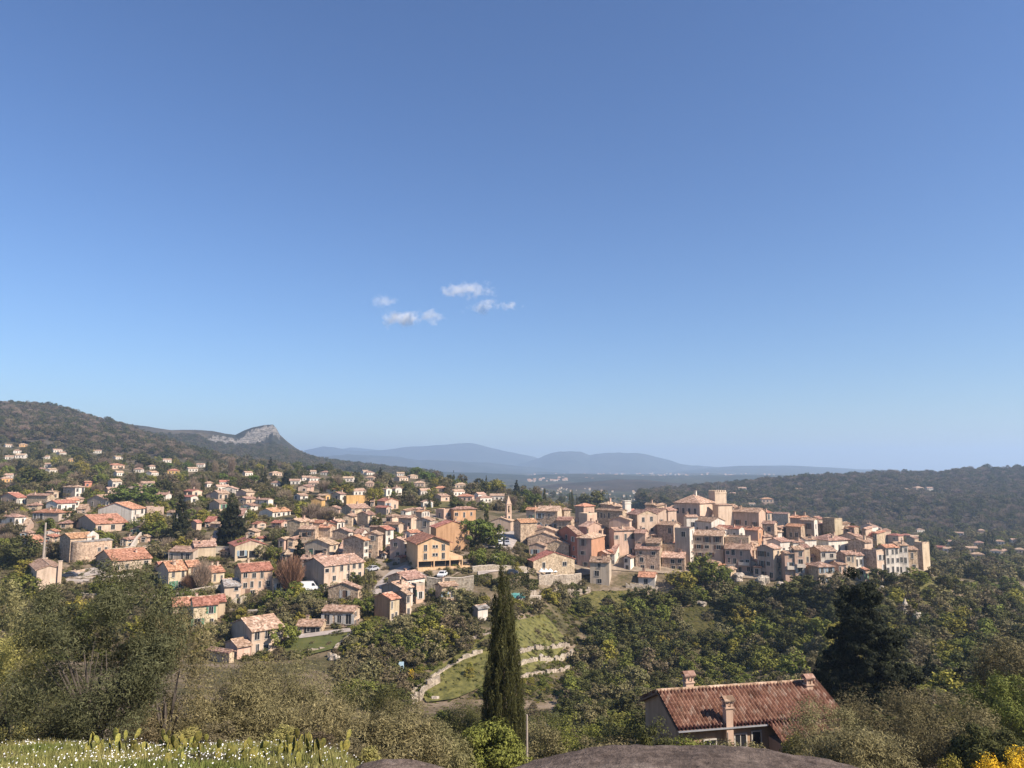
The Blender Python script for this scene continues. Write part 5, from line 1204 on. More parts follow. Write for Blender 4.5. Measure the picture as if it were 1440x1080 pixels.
# villas on the wooded right hill
for px, py, wpx, w_, r_ in ((1275,693,8,'w','p'),(1292,692,12,'c','p'),(1307,691,8,'w','p'),(1250,684,7,'w','p'),(1243,694,7,'w','n'),(1030,699,8,'w','p'),(1043,692,11,'w','p'),(1078,710,16,'p','o'),(1058,714,9,'w','p'),(1123,693,9,'w','p'),(1049,701,9,'c','p'),(1068,694,8,'w','p')):
    fl = PH3.reshape(-1, 3)[::1]; yy = fl[:, 1]*math.cos(TH)+fl[:, 2]*math.sin(TH); qx = 720+F*fl[:, 0]/yy; qy = 540-F*(-fl[:, 1]*math.sin(TH)+fl[:, 2]*math.cos(TH))/yy
    i_ = int(np.argmin((qx-px)**2+(qy-py)**2)); P = Vector(fl[i_]); o = copy_tree(VP.get((w_, r_)) or list(VP.values())[0]); s_ = wpx*P.y/F/11
    o.location = P+Vector((0, 0, 2.5)); o.scale = (s_, s_, min(s_, 1.5)); o.rotation_euler = (0, 0, R(random.uniform(-20, 30))); o['category'] = 'villa'; o['group'] = 'small villas scattered over the far slopes'
    VLIST.append((o, '%s villa on the wooded hill,' % pick_words(w_, r_)[0], px, py-3, wpx))
# low scrub, woodland: uncountable ground cover
def stuff(name, n, poly, kinds, size, label, seed, flat=.7, keep=True, y0=62.0, prob=None, clear=True):
    rnd = random.Random(seed); xs = [p[0] for p in poly]; ys = [p[1] for p in poly]; pts, scl = [], []; k = 0
    while len(pts) < n and k < n*14:
        k += 1; px, py = rnd.uniform(min(xs), max(xs)), rnd.uniform(min(ys), max(ys))
        if not inside(px, py, poly): continue
        if clear and (rnd.random() < .86 or inside(px, py, CLEAR[0])) and any(inside(px, py+6, q) or inside(px, py-4, q) for q in (CLEAR if rnd.random() < .5 else CLEAR[:-1])): continue
        P = hit(px, py, y0); s = size*rnd.uniform(.5, 1.35)*(.5 if inside(px, py, FRONT) else 1); w = s*F/P.y
        if keep and covered(px, py-w*flat, py, w*.8, P.y): continue
        if prob and rnd.random() > prob(P.x, P.y): continue
        pts.append((P.x, P.y, P.z-.12*s)); scl.append((s*1.15, s*1.15, s*flat*rnd.uniform(.8, 1.2)))
    return scatter(name, pts, scl, kinds, label)
gap = lambda x, y: .25 if math.sin(x*.11+1)+math.sin(y*.09)+math.sin((x+y)*.05+2) > .9 else 1
SK = [('shrub', 1), ('shrub', 2), ('oshrub', 1), ('oshrub', 2), ('gshrub', 1), ('bshrub', 1), ('shrub', 3), ('oshrub', 3), ('bshrub', 2), ('gshrub', 3), ('lshrub', 1)]
stuff('scrub', 1900, [(480,930),(600,880),(690,850),(780,842),(900,848),(1000,835),(1180,830),(1300,812),(1440,830),(1460,1060),(1200,1060),(900,1050),(740,1055),(560,1000),(480,990)], SK, 3.6, 'dense evergreen scrub over the slopes below the village', 31, prob=gap)
stuff('scrub', 2700, [(-30,720),(120,720),(420,712),(640,720),(760,760),(830,830),(700,870),(560,900),(430,930),(-30,930)], [('oshrub', 1), ('oshrub', 2), ('oshrub', 3), ('bshrub', 1), ('gshrub', 1), ('lshrub', 1), ('shrub', 1), ('bshrub', 2)], 2.2, 'low garden scrub filling the ground between the houses', 32)
stuff('scrub', 1900, [(-30,606),(90,612),(220,640),(420,658),(620,668),(760,690),(960,705),(960,728),(760,722),(640,715),(420,712),(120,722),(-30,725)], SK+[('brown', 1), ('oak', 1), ('olive', 2)], 4.8, 'distant mixed scrub between the upper villas', 33, flat=.85)
stuff('scrub', 1300, [(1060,742),(1200,742),(1450,748),(1460,820),(1330,812),(1180,770),(1060,752)], SK+[('olive', 1), ('brown', 2), ('oak', 2)], 5.5, 'valley scrub around the far right villas', 34, flat=.85)
MK = [('gshrub', 1), ('lshrub', 1), ('gshrub', 2), ('bshrub', 1), ('oshrub', 1), ('shrub', 2)]
for i_, q in enumerate(CLEAR[:3]+CLEAR[-1:]):
    stuff('meadow_growth', (1500, 500, 500, 500)[i_], q, MK, 1.15, ('wild green growth on the dry stone terraces', 'wild green growth on the bank below the grey tower house', 'wild green growth below the dark green trees', 'wild green growth on the right hand slope')[i_], 60+i_, flat=.45, keep=False, clear=False)
def wood(name, Pg, n, size, kinds, label, seed, frac=(0.02, 1.0)):
    rnd = np.random.default_rng(seed); a, b = Pg.shape[:2]; m = int((b-8)*frac[1]); lo = int((b-8)*frac[0])
    i = rnd.integers(0, a-1, n); j = rnd.integers(lo, m, n); f, g = rnd.random(n)[:, None], rnd.random(n)[:, None]
    p = (Pg[i, j]*(1-f)+Pg[i+1, j]*f)*(1-g)+(Pg[i, j+1]*(1-f)+Pg[i+1, j+1]*f)*g
    s = size*rnd.uniform(.5, 1.4, n); scl = np.stack([s*1.2, s*1.2, s*rnd.uniform(.6, 1.0, n)], -1); p[:, 2] -= s*.12
    scatter(name, p, scl, kinds, label)
WK = [('brown', 1), ('bshrub', 2), ('oak', 1), ('shrub', 2), ('brown', 3), ('oak', 3), ('bare', 1), ('bare', 2)]
wood('woodland', PH3, 7500, 9, WK, 'grey brown winter woodland covering the right hill', 41)
wood('woodland', PH2, 6000, 9.5, WK[:6], 'grey green winter woodland on the far rocky hill', 43, (0, .62))
wood('woodland', PH1, 4500, 8.5, WK, 'brown wooded hillside above the left suburb', 42)
# ------------------------------------------------------------------ cars, poles, parasols and other small things
def car_mesh(col):
    root = empty('car', (0, 0, 0)); b = MB(); L, w = 4.1, 1.7
    pr = [(-2.05,.35),(-2.05,.75),(-1.9,.88),(-1.0,.95),(-.45,1.42),(.95,1.45),(1.6,.98),(2.0,.9),(2.05,.7),(2.05,.35)]
    n = len(pr)
    for sy in (-1, 1):
        pts = [(x, sy*(w/2-(.14 if z > 1.2 else 0)), z) for x, z in pr]
        b.poly(pts if sy < 0 else pts[::-1])
    for i in range(n):
        (x0, z0), (x1, z1) = pr[i], pr[(i+1) % n]; i0, i1 = (.14 if z0 > 1.2 else 0), (.14 if z1 > 1.2 else 0)
        b.poly([(x0,-w/2+i0,z0),(x0,w/2-i0,z0),(x1,w/2-i1,z1),(x1,-w/2+i1,z1)])
    b.build('body', [col], root)
    g = MB()
    for sy in (-1, 1): g.poly([(-.85,sy*(w/2+.005),.98),(-.42,sy*(w/2-.1),1.36),(.9,sy*(w/2-.1),1.38),(1.4,sy*(w/2+.005),1.0)])
    g.poly([(-.98,-.7,.99),(-.98,.7,.99),(-.48,.62,1.4),(-.48,-.62,1.4)]); g.poly([(1.57,-.7,1.02),(1.57,.7,1.02),(.99,.62,1.44),(.99,-.62,1.44)]); g.build('windows', [M['glass']], root)
    for x in (-1.3, 1.3):
        for sy in (-1, 1):
            t = MB(); t.tube([(x, sy*(w/2-.1), .32), (x, sy*(w/2+.04), .32)], .32, 12); t.build('wheel', [M['tyre']], root)
    return root
PAINT = {k: plain('car_paint_'+k, c, .3, .5, nz=.02) for k, c in dict(white=(.75,.75,.75), dark=(.03,.04,.06), orange=(.6,.16,.04), silver=(.4,.41,.43)).items()}
CARP = {}
def car(px, py, col, rz, label, Y0=62):
    P = hit(px, py, Y0); o = car_mesh(PAINT[col]) if col not in CARP else copy_tree(CARP[col]); CARP.setdefault(col, o)
    o.location = (P.x, P.y, P.z+.55); o.rotation_euler = (0, 0, R(rz)); tag(o, label, 'car', 'parked cars')
car(718, 811, 'dark', 4, 'dark car parked along the pale wall right of the cypress top')
car(415, 834, 'orange', 30, 'orange car beside the white van'); car(406, 829, 'dark', 20, 'dark car behind the orange car'); car(422, 829, 'silver', 25, 'silver car between the orange car and the van')
for i, (x, y, c, w) in enumerate(((690,762,'white','white car leftmost in the village car park'),(697,764,'dark','dark car leftmost in the village car park'),(704,763,'white','white car in the middle of the car park'),(711,765,'dark','dark car rightmost in the village car park'),(703,769,'white','white car in the front row of the car park'),(713,769,'silver','silver car in the front row of the car park'),(696,769,'dark','dark car in the front row of the car park'))):
    car(x, y, c, 60+i*7, w)
car(96, 815, 'dark', 10, 'dark car parked right of the plain cream gable'); car(622, 814, 'white', 80, 'white car inside the open garages'); car(228, 786, 'dark', 20, 'dark car on the lane behind the yellow house')
car(505, 812, 'dark', 50, 'dark car under the tall rough stone house'); car(523, 806, 'silver', 60, 'silver car at the top of the street')
P = hit(433, 833); van = empty('van', (P.x, P.y, P.z+.3), R(20), 'white box van left of the long cream block', 'van'); b = MB()
pr = [(-2.6,.4),(-2.6,2.4),(1.3,2.4),(2.0,1.35),(2.7,1.1),(2.7,.4)]
for sy in (-1, 1): b.poly([(x, sy*.95, z) for x, z in (pr if sy < 0 else pr[::-1])][::-1])
for i in range(6): (x0, z0), (x1, z1) = pr[i], pr[(i+1) % 6]; b.poly([(x0,-.95,z0),(x0,.95,z0),(x1,.95,z1),(x1,-.95,z1)])
b.build('body', [PAINT['white']], van); b = MB(); b.poly([(1.35,-.85,2.33),(1.35,.85,2.33),(2.0,.85,1.4),(2.0,-.85,1.4)][::-1]); b.v = [(x+.03, y, z+.03) for x, y, z in b.v]; b.poly([(.8,-.96,1.4),(1.75,-.96,1.4),(1.3,-.96,2.1),(.8,-.96,2.1)]); b.build('windows', [M['glass']], van)
for x in (-1.6, 1.7):
    for sy in (-1, 1): t = MB(); t.tube([(x, sy*.8, .36), (x, sy*1.0, .36)], .36, 12); t.build('wheel', [M['tyre']], van)
def pole(px, y0, y1, label, name='utility_pole', cat='pole', Y=None, rad=.11, arm=True):
    P = hit(px, y1); 
    if Y: u, v = uv(px, y1); P = Vector((u*Y, Y, H(u*Y, Y)))
    h = uv(px, y0)[1]*P.y-P.z; root = empty(name, P, random.uniform(-.3, .3), label, cat); b = MB(); b.tube([(0,0,-.5),(0,0,h)], [rad*1.25, rad*.8], 8); b.build('shaft', [M['wood']], root)
    if arm: c = MB(); c.box(-.55, .55, -.05, .05, h-.45, h-.35); c.build('crossarm', [M['metal']], root)
pole(59.5, 735, 806, 'tall pale utility pole above the plain cream gable', rad=.28, arm=False); pole(62.5, 768, 803, 'thin post beside the tall utility pole', rad=.07)
pole(398, 790, 824, 'thin pole before the reddish bare tree'); pole(491, 781, 822, 'dark street pole before the long cream block', 'street_lamp', 'street lamp'); pole(236, 776, 803, 'dark post at the corner of the mottled roof house')
pole(741, 1005, 1064, 'pale wooden post right of the tall cypress', 'post', 'post', Y=44, rad=.07, arm=False); pole(865, 697, 722, 'thin mast among the trees behind the old village')
pole(1024, 1030, 1052, 'thin post against the pink farmhouse porch', 'post', 'post', Y=49.2, rad=.05, arm=False)
# six closed white parasols along the restaurant terrace
proto_p = None
for i, x in enumerate((761.5, 767.5, 773.5, 780, 785.5, 792)):
    P = hit(x, 812); 
    if proto_p is None:
        proto_p = empty('parasol', (0,0,0)); b = MB(); b.tube([(0,0,-1.5),(0,0,2.5)], .04, 6); b.build('pole', [M['metal']], proto_p); c = MB(); c.lathe([(.04,2.6),(.35,2.3),(.95,1.7),(.9,1.55),(.5,1.75)], 10); c.build('canopy', [M['white']], proto_p); o = proto_p
    else: o = copy_tree(proto_p)
    z = uv(x, 802)[1]*P.y-2.0; o.location = (P.x, P.y, z)
    tag(o, '%s of the row of white parasols on the terrace' % ('leftmost', 'second from left', 'third from left', 'fourth from left', 'fifth from left', 'rightmost')[i], 'parasol', 'white parasols on the restaurant terrace')
# pergola, blue panel
P = hit(700, 795); pg = empty('pergola', P, 0, 'small white pergola left of the wide stone gable', 'pergola'); b = MB()
for x in (-.7, .7):
    for y in (-.6, .6): q = MB(); q.box(x-.08, x+.08, y-.08, y+.08, -.5, 2.2); q.build('post', [WM['w']], pg)
b.box(-.95, .95, -.8, .8, 2.2, 2.32); b.build('top', [WM['w']], pg)
P = hit(564, 950); k = P.y/F; sp = empty('panel', P, -math.atan2(P.x, P.y), 'pale blue upright panel among the terrace shrubs', 'panel'); b = MB(); b.box(-3.5*k, 3.5*k, -.04, .04, 5*k, 18*k); b.build('board', [plain('pale_blue_board', (.45,.62,.72))], sp)
for x in (-2.8, 2.8): q = MB(); q.box(x*k-.05, x*k+.05, .045, .12, -.3, 17*k); q.build('leg', [M['metal']], sp)
# pale limestone outcrops in the scrub
ROCK = wall_mat('limestone', (.42,.37,.31), True); 
def rock(px, py, wpx, hpx, label, seed, y0=62, P=None, mat=ROCK, group='limestone outcrops in the scrub'):
    P = P or hit(px, py, y0); k = P.y/F; bm = bmesh.new(); bmesh.ops.create_icosphere(bm, subdivisions=3, radius=1)
    r = np.random.default_rng(seed); co = np.array([v.co for v in bm.verts]); f_ = fbm(co[:, 0]*2.6+seed, co[:, 1]*2.6+co[:, 2]*3, 5, seed); d = 1+.16*f_+.22*np.round(f_*1.6)/1.6
    for v, q in zip(bm.verts, co*d[:, None]): v.co = (q[0]*wpx*k*.5, q[1]*wpx*k*.45, q[2]*hpx*k*.5+hpx*k*.08)
    me = bpy.data.meshes.new('boulder'); bm.to_mesh(me); bm.free(); me.materials.append(mat); o = obj('boulder', me, None, P); tag(o, label, 'rock', group)
for i, (x, y, w, h, lab) in enumerate(((470,928,16,14,'pale rock slab beside the lower garden wall'),(642,882,14,9,'pale rock below the little white hut'),(1272,865,12,30,'tall pale crag right of the big conifer'),(1290,880,14,34,'split pale crag furthest right on the green slope'),(1258,900,10,14,'small pale rock below the two crags'),(1242,835,12,14,'pale rock under the village end houses'),(985,850,18,10,'flat pale rock below the dark green trees'),(1070,822,20,24,'light crag under the tall corner house'),(1095,828,12,16,'light crag under the left pink tower'),(760,925,14,8,'pale rock on the upper terrace wall'),(610,985,14,8,'pale rock low on the terraces'),(1038,815,16,14,'light crag under the balcony house'),(40,920,26,16,'pale rock outcrop left of the big olive'))):
    rock(x, y, w, h, lab, i+1)
for i, (x, y, lab) in enumerate(((838,932,'white rock high in the scrub left of the farmhouse'),(1053,942,'white rock in the scrub above the farmhouse roof'))): rock(x, y, 6, 7, lab, 30+i)
# far town: thousands of specks on the plain
def town(name, n, poly, seed, size, label):
    rnd = random.Random(seed); b = MB(); xs = [p[0] for p in poly]; ys = [p[1] for p in poly]; k = 0
    while k < n:
        px, py = rnd.uniform(min(xs), max(xs)), rnd.uniform(min(ys), max(ys))
        if not inside(px, py, poly): continue
        k += 1; P = hit(px, py, 1000, 12000); s = size*P.y/F*rnd.uniform(.6, 1.5); h = s*rnd.uniform(.5, .9); x, y, z = P; d = s*.6
        m = rnd.choice((0, 0, 1)); b.box(x-s/2, x+s/2, y-d/2, y+d/2, z-h, z+h, m)
        b.hexa([(x-s*.55,y-d*.55,z+h),(x+s*.55,y-d*.55,z+h),(x+s*.55,y+d*.55,z+h),(x-s*.55,y+d*.55,z+h),(x-s*.55,y-.1,z+h*1.5),(x+s*.55,y-.1,z+h*1.5),(x+s*.55,y+.1,z+h*1.5),(x-s*.55,y+.1,z+h*1.5)], 2)
    tag(b.build(name, [WM['w'], WM['c'], RM['p']]), label, kind='stuff')
town('distant_town', 420, [(560,662),(740,668),(1000,664),(1180,664),(1180,668),(1000,672),(760,676),(560,670)], 5, 1.7, 'hazy white town scattered over the far plain')
town('distant_town', 60, [(740,676),(830,673),(835,676),(745,679)], 6, 2.6, 'pale cluster of blocks on the far wooded plain')
town('distant_town', 130, [(740,688),(900,684),(1120,690),(1120,702),(940,706),(740,700)], 7, 1.9, 'scattered houses in the wooded valley beyond the old village')
# ------------------------------------------------------------------ clouds: real volumes high beyond the mountains
def cloud(px, py, wpx, hpx, label, seed, dens=.02, tilt=0):
    Y = 3600; u, v = uv(px, py); k = Y/F*1.0; w, h = wpx*k*.5, hpx*k*.5; m = bpy.data.materials.new('cloud_vapour'); m.use_nodes = True; nt = m.node_tree; nt.nodes.remove(nt.nodes['Principled BSDF'])
    pv = N(nt, 'VolumePrincipled'); pv.inputs['Color'].default_value = (1, 1, 1, 1); pv.inputs['Anisotropy'].default_value = -0.25
    tc = N(nt, 'TexCoord'); mp = N(nt, 'Mapping'); mp.inputs['Location'].default_value = (seed*3.1, seed, 0); mp.inputs['Scale'].default_value = (w/h*.8, 1, .9); nt.links.new(tc.outputs['Object'], mp.inputs[0])
    n = noise(nt, mp.outputs[0], 1.5, 6, .62); ln = N(nt, 'VectorMath', operation='LENGTH'); nt.links.new(tc.outputs['Object'], ln.inputs[0])
    a = N(nt, 'Math', operation='MULTIPLY_ADD'); a.inputs[1].default_value = 2.3; nt.links.new(n.outputs[0], a.inputs[0]); a.inputs[2].default_value = -.72
    s = N(nt, 'Math', operation='SUBTRACT'); nt.links.new(a.outputs[0], s.inputs[0]); nt.links.new(ln.outputs['Value'], s.inputs[1])
    sx = N(nt, 'SeparateXYZ'); nt.links.new(tc.outputs['Object'], sx.inputs[0])
    d = N(nt, 'MapRange'); d.inputs[1].default_value = -.12; d.inputs[2].default_value = .45; d.inputs[3].default_value = 0; d.inputs[4].default_value = dens*.55; nt.links.new(s.outputs[0], d.inputs[0])
    nt.links.new(d.outputs[0], pv.inputs['Density']); nt.links.new(pv.outputs[0], nt.nodes['Material Output'].inputs['Volume'])
    bm = bmesh.new(); bmesh.ops.create_icosphere(bm, subdivisions=3, radius=1.25); me = bpy.data.meshes.new('cloud'); bm.to_mesh(me); bm.free(); me.materials.append(m)
    o = obj('cloud', me, None, (u*Y, Y, v*Y)); o.scale = (w, w*.6, h); o.rotation_euler = (0, R(tilt), 0); tag(o, label, 'cloud', 'small white clouds')
cloud(564, 445, 84, 48, 'largest puffy white cloud lowest in the sky', 1, .06); cloud(609, 445, 52, 36, 'small puffy cloud touching the largest cloud', 2, .05); cloud(537, 424, 66, 28, 'faint flat wisp of cloud furthest left', 3, .02)
cloud(655, 408, 120, 34, 'topmost long flat white cloud', 4, .03); cloud(681, 431, 66, 34, 'white cloud below the topmost one', 5, .04); cloud(714, 430, 56, 22, 'thin wisp of cloud furthest right', 6, .03); cloud(650, 439, 14, 12, 'tiniest faint puff of cloud', 7, .01)
# ------------------------------------------------------------------ foreground
def ground_at(px, Y): u = uv(px, 1040)[0]; return Vector((u*Y, Y, H(u*Y, Y)))
def big_tree(name, px, Y, top, wpx, shape, mat, nc, nl, leaf, cr, seed, label, aspect=3.2, bark='bark', limbs=6, h0=.25, r0=.02, lo=.12, flat=0, upd=None, spread=.3, thick=1.0):
    P = ground_at(px, Y); h = uv(px, top)[1]*Y-P.z; w = wpx*Y/F*1.05
    root = empty(name, P, random.uniform(0, 6), label, 'tree')
    d = crown_np(shape, nc, nl, leaf/h, cr, seed, aspect, flat, upd); V = d[0]
    V = V*np.array([w, w, h*(1-lo)])+np.array([0, 0, h*lo])
    # keep leaf size true after stretching: rebuild about quad centres
    q = V.reshape(-1, 4, 3); c = q.mean(1, keepdims=True); e = q-c; e = e/np.linalg.norm(e, axis=2, keepdims=True).mean(1, keepdims=True)*leaf*.5*RNG.uniform(.7, 1.3, (len(q), 1, 1)); V = (c+e).reshape(-1, 3)
    obj('crown', mesh_np('crown', V, d[1], [LM[mat]]), root)
    if limbs:
        t = MB(); rnd = random.Random(seed)
        for k in range(limbs):
            a = 6.283*k/limbs+rnd.uniform(-.4, .4); s = w*spread*rnd.uniform(.6, 1.1); z1 = h*rnd.uniform(.36, .58); r = h*r0*rnd.uniform(.6, 1)*thick
            mid = (math.cos(a)*s*.35, math.sin(a)*s*.35, z1*.45); end = (math.cos(a)*s, math.sin(a)*s, z1)
            t.tube([(math.cos(a)*r*1.2, math.sin(a)*r*1.2, -.3), (math.cos(a)*s*.12, math.sin(a)*s*.12, z1*.2), mid, end], [r*1.3, r, r*.7, r*.2], 7)
            for j in range(3):
                b = a+rnd.uniform(-1.2, 1.2); s2 = s*rnd.uniform(.4, .9); t.tube([mid, (mid[0]+math.cos(b)*s2*.5, mid[1]+math.sin(b)*s2*.5, z1*.7), (mid[0]+math.cos(b)*s2, mid[1]+math.sin(b)*s2, z1*rnd.uniform(.8, 1.1))], [r*.45, r*.3, r*.1], 5)
        t.build('trunk', [M[bark]], root, smooth=True)
    return root
BT = big_tree
# the big dark olive and its neighbours
BT('olive_tree', 132, 24.5, 794, 205, 'round', 'bigolive', 80, 56000, .085, .115, 1, 'large dark many stemmed olive tree at left above the daisies', bark='barkg', limbs=9, r0=.018, lo=.05)
BT('olive_tree', 232, 27, 858, 120, 'round', 'olive', 60, 20000, .085, .15, 2, 'right hand shoulder olive joined to the large dark olive', bark='barkg', lo=.02, spread=.14)
BT('olive_tree', 10, 27, 880, 130, 'bush', 'sunny', 70, 30000, .075, .15, 3, 'sunlit yellow olive bush at the left edge', bark='barkg', lo=0)
BT('olive_tree', -10, 40, 828, 90, 'round', 'olive', 50, 14000, .11, .15, 13, 'olive green tree behind the bush at the left edge', bark='barkg', lo=.05)
for i, (px, Y, top, w, lab) in enumerate(((300,30,928,150,'first grey olive right of the large dark olive'),(372,34,928,130,'second grey olive with a ragged top'),(432,36,916,150,'tallest olive of the middle row below the farmhouse'),(350,29,968,120,'low dense olive behind the prickly pears'),(508,42,952,130,'dark olive left of the terraces'),(455,31,985,130,'low olive above the dry grass'),(560,40,984,110,'dense grey olive below the blue panel'),(550,26,1006,130,'small light olive beside the front rock edge'),(640,46,1004,100,'dark rounded olive left of the tall cypress'),(620,34,1024,90,'low grey olive at the foot of the terraces'),(655,58,992,80,'upper dark olive left of the tall cypress'))):
    BT('olive_tree', px, Y, top, w, 'round', 'olive' if i not in (4, 8, 10) else 'dark', 60, 17000, .10, .15, 20+i, lab, bark='barkg', lo=.02)
# tall cypress
BT('cypress_tree', 708, 45, 789, 60, 'cypress', 'cyp', 620, 110000, .14, .055, 5, 'tall dark cypress column in the foreground', aspect=2.6, limbs=1, r0=.012, lo=.0, upd=np.array([0, 0, 1.0]), spread=.02)
BT('shrub', 690, 40, 1022, 104, 'bush', 'green', 70, 20000, .13, .16, 6, 'yellow green shrub at the foot of the tall cypress', aspect=1.5, limbs=0, lo=0)['category'] = 'shrub'
# big dark conifer and bottom right olives
BT('conifer_tree', 1222, 78, 774, 152, 'ragged', 'conif', 420, 100000, .32, .062, 7, 'tall ragged dark conifer right of the farmhouse', aspect=2.4, limbs=1, r0=.012, lo=.02, flat=.6, spread=.02)
for i, (px, Y, top, w, lab, mt) in enumerate(((1172,42,988,130,'grey olive covering the right end of the farmhouse','olive'),(1255,46,958,140,'tall rounded olive right of the grey olive','olive'),(1335,44,976,130,'wide olive above the yellow flowers','olive'),(1210,34,1028,130,'low grey olive by the rock dome','olive'),(1430,52,958,110,'dark green tree at the lower right edge','green'),(1425,60,900,90,'grey olive up the right edge','olive'),(1390,40,1025,90,'dark shrubby tree behind the yellow flowers','dark'))):
    BT('olive_tree' if mt == 'olive' else 'leafy_tree', px, Y, top, w, 'round', mt, 70, 26000, .11 if i < 4 else .17, .15, 50+i, lab, bark='barkg', lo=.02)
for px, Y, top, w, lab in ((1388,36,1062,50,'left yellow flowering bush at the lower right'),(1432,36,1052,60,'right yellow flowering bush at the lower right'),(1335,33,1064,40,'green leafed bush with few yellow flowers at lower right')):
    BT('shrub', px, Y, top, w, 'bush', 'yellow' if 'few' not in lab else 'lime', 40, 6000, .07, .17, int(px), lab, aspect=1.2, limbs=0, lo=0)['category'] = 'shrub'
for px, Y, top, w, mt, lab in ((770,75,1000,80,'dark','dark shrub between the cypress and the farmhouse'),(922,47,1018,56,'dark','dark shrub hiding the foot of the farmhouse gable'),(735,70,1010,60,'olive','small grey shrub behind the wooden post'),(800,62,1004,100,'green','leafy green shrub left of the farmhouse gable'),(880,60,1005,90,'dark','dark shrub against the farmhouse gable'),(760,60,1018,70,'olive','grey shrub right of the wooden post'),(850,48,1034,120,'olive','low grey shrub behind the rock dome'),(1040,46.5,1036,70,'olive','wispy grey shrub before the farmhouse porch'),(1112,44,1034,40,'lime','small bright green shrub before the porch'),(975,47,1040,80,'green','low shrub under the farmhouse eave')):
    BT('shrub', px, Y, top, w, 'bush', mt, 50, 9000, .12, .17, int(px), lab, aspect=1.6, limbs=0, lo=0)['category'] = 'shrub'
for i, (px, Y, top, w, mt) in enumerate(((20,25,1015,60,'sunny'),(70,25.5,1018,50,'brown'),(205,25.5,1008,60,'brown'),(262,25,1020,50,'sunny'),(310,25,1018,70,'brown'),(395,25,1024,60,'sunny'),(440,24.5,1030,60,'brown'),(490,23.5,1040,50,'brown'),(520,22,1052,40,'sunny'))):
    BT('shrub', px, Y, top, w, 'bush', mt, 40, 5000, .06, .17, 300+i, '%s scrubby bush on the crest of the daisy knoll, %s of nine' % ({'sunny': 'olive green', 'brown': 'dry brown'}[mt], ('leftmost', 'second', 'third', 'fourth', 'fifth', 'sixth', 'seventh', 'eighth', 'rightmost')[i]), aspect=2.2, limbs=0, lo=0)['category'] = 'shrub'
# grass, daisies on the knoll
def knoll_pts(n, y0=10.5, y1=25, ul=-.85, ur=-.165):
    Y = np.sqrt(RNG.uniform(y0**2, y1**2, n)); u = RNG.uniform(ul, ur, n); X = u*Y
    keep = ~((u > -.2-.006*(Y-12)) & (Y > 20)) & (Y < 22.5+1.6*np.sin(X*.9)+.9*np.sin(X*2.3+1)); X, Y = X[keep], Y[keep]
    return X, Y, np.array([H(a, b) for a, b in zip(X, Y)])
GB = leaf_mat('grass_blades', (.085,.115,.028), (.24,.22,.10), .55, .15, .05)
X, Y, Z_ = knoll_pts(52000); n = len(X); hgt = RNG.uniform(.04, .17, n)*(1+.7*np.sin(X*1.3)*np.sin(Y*.9)); a = RNG.uniform(0, 6.28, n); wd = RNG.uniform(.008, .018, n)
lean = RNG.normal(size=(n, 2))*.06
B0 = np.stack([X-np.cos(a)*wd, Y-np.sin(a)*wd, Z_-.02], -1); B1 = np.stack([X+np.cos(a)*wd, Y+np.sin(a)*wd, Z_-.02], -1); B2 = np.stack([X+lean[:, 0], Y+lean[:, 1], Z_+hgt], -1)
tag(obj('grass', mesh_np('grass', np.stack([B0, B1, B2], 1).reshape(-1, 3), np.arange(n*3).reshape(n, 3), [GB])), 'green meadow grass on the knoll', kind='stuff')
X, Y, Z_ = knoll_pts(2700); dn = np.sin(X*.8+1)+np.sin(Y*1.1+X*.4); kp = (dn > .2) | (RNG.random(len(X)) < .35); X, Y, Z_ = X[kp], Y[kp], Z_[kp]; n = len(X)
r = RNG.uniform(.007, .015, n); z = Z_+RNG.uniform(.1, .22, n); th = np.linspace(0, 2*np.pi, 7)[:-1]; tx, ty = RNG.normal(size=n)*.35, -.5+RNG.normal(size=n)*.3
Vd = np.stack([np.stack([X+r*math.cos(t), Y+r*math.sin(t), z+r*(math.cos(t)*tx-math.sin(t)*ty)], -1) for t in th], 1).reshape(-1, 3)
tag(obj('daisies', mesh_np('daisies', Vd, np.arange(n*6).reshape(n, 6), [M['white']])), 'white daisies sprinkled through the meadow grass', kind='stuff')
# prickly pears: pads as parts
PADM = leaf_mat('cactus_pad', (.06,.075,.028), (.24,.22,.06), 2.5, .0, .45)
def pad_mesh():
    bm = bmesh.new(); bmesh.ops.create_uvsphere(bm, u_segments=12, v_segments=8, radius=1)
    for v in bm.verts:
        t = (v.co.z+1)/2; v.co.x *= (.35+.65*t**.6)*.72; v.co.y *= .16; v.co.z = v.co.z+1
    me = bpy.data.meshes.new('pad'); bm.to_mesh(me); bm.free(); me.materials.append(PADM)
    for p in me.polygons: p.use_smooth = True
    return me
PAD = pad_mesh()
def prickly(px, py, n, label, seed):
    rnd = random.Random(seed); u, v = uv(px, py); Yy = 12.5
    while Yy < 26 and H(u*Yy, Yy) < v*Yy: Yy += .1
    root = empty('prickly_pear', (u*Yy, Yy, H(u*Yy, Yy)), rnd.uniform(-.5, .5), label, 'cactus', 'prickly pears on the knoll')
    for k in range(n):
        s = rnd.uniform(.10, .15); o = obj('pad', PAD, root, (rnd.uniform(-.22, .22)*math.sqrt(n), rnd.uniform(-.15, .15), -.02)); o.scale = (s, s, s*rnd.uniform(1, 1.25)); o.rotation_euler = (rnd.uniform(-.3, .3), rnd.uniform(-.4, .4), rnd.uniform(0, 3.1))
        if rnd.random() < .6:
            q = obj('pad', PAD, root, (o.location.x+math.sin(o.rotation_euler[1])*s*1.8, o.location.y, s*1.9)); q.scale = (s*.8, s*.8, s*.9); q.rotation_euler = (rnd.uniform(-.3, .3), o.rotation_euler[1]+rnd.uniform(-.6, .6), rnd.uniform(0, 3.1))
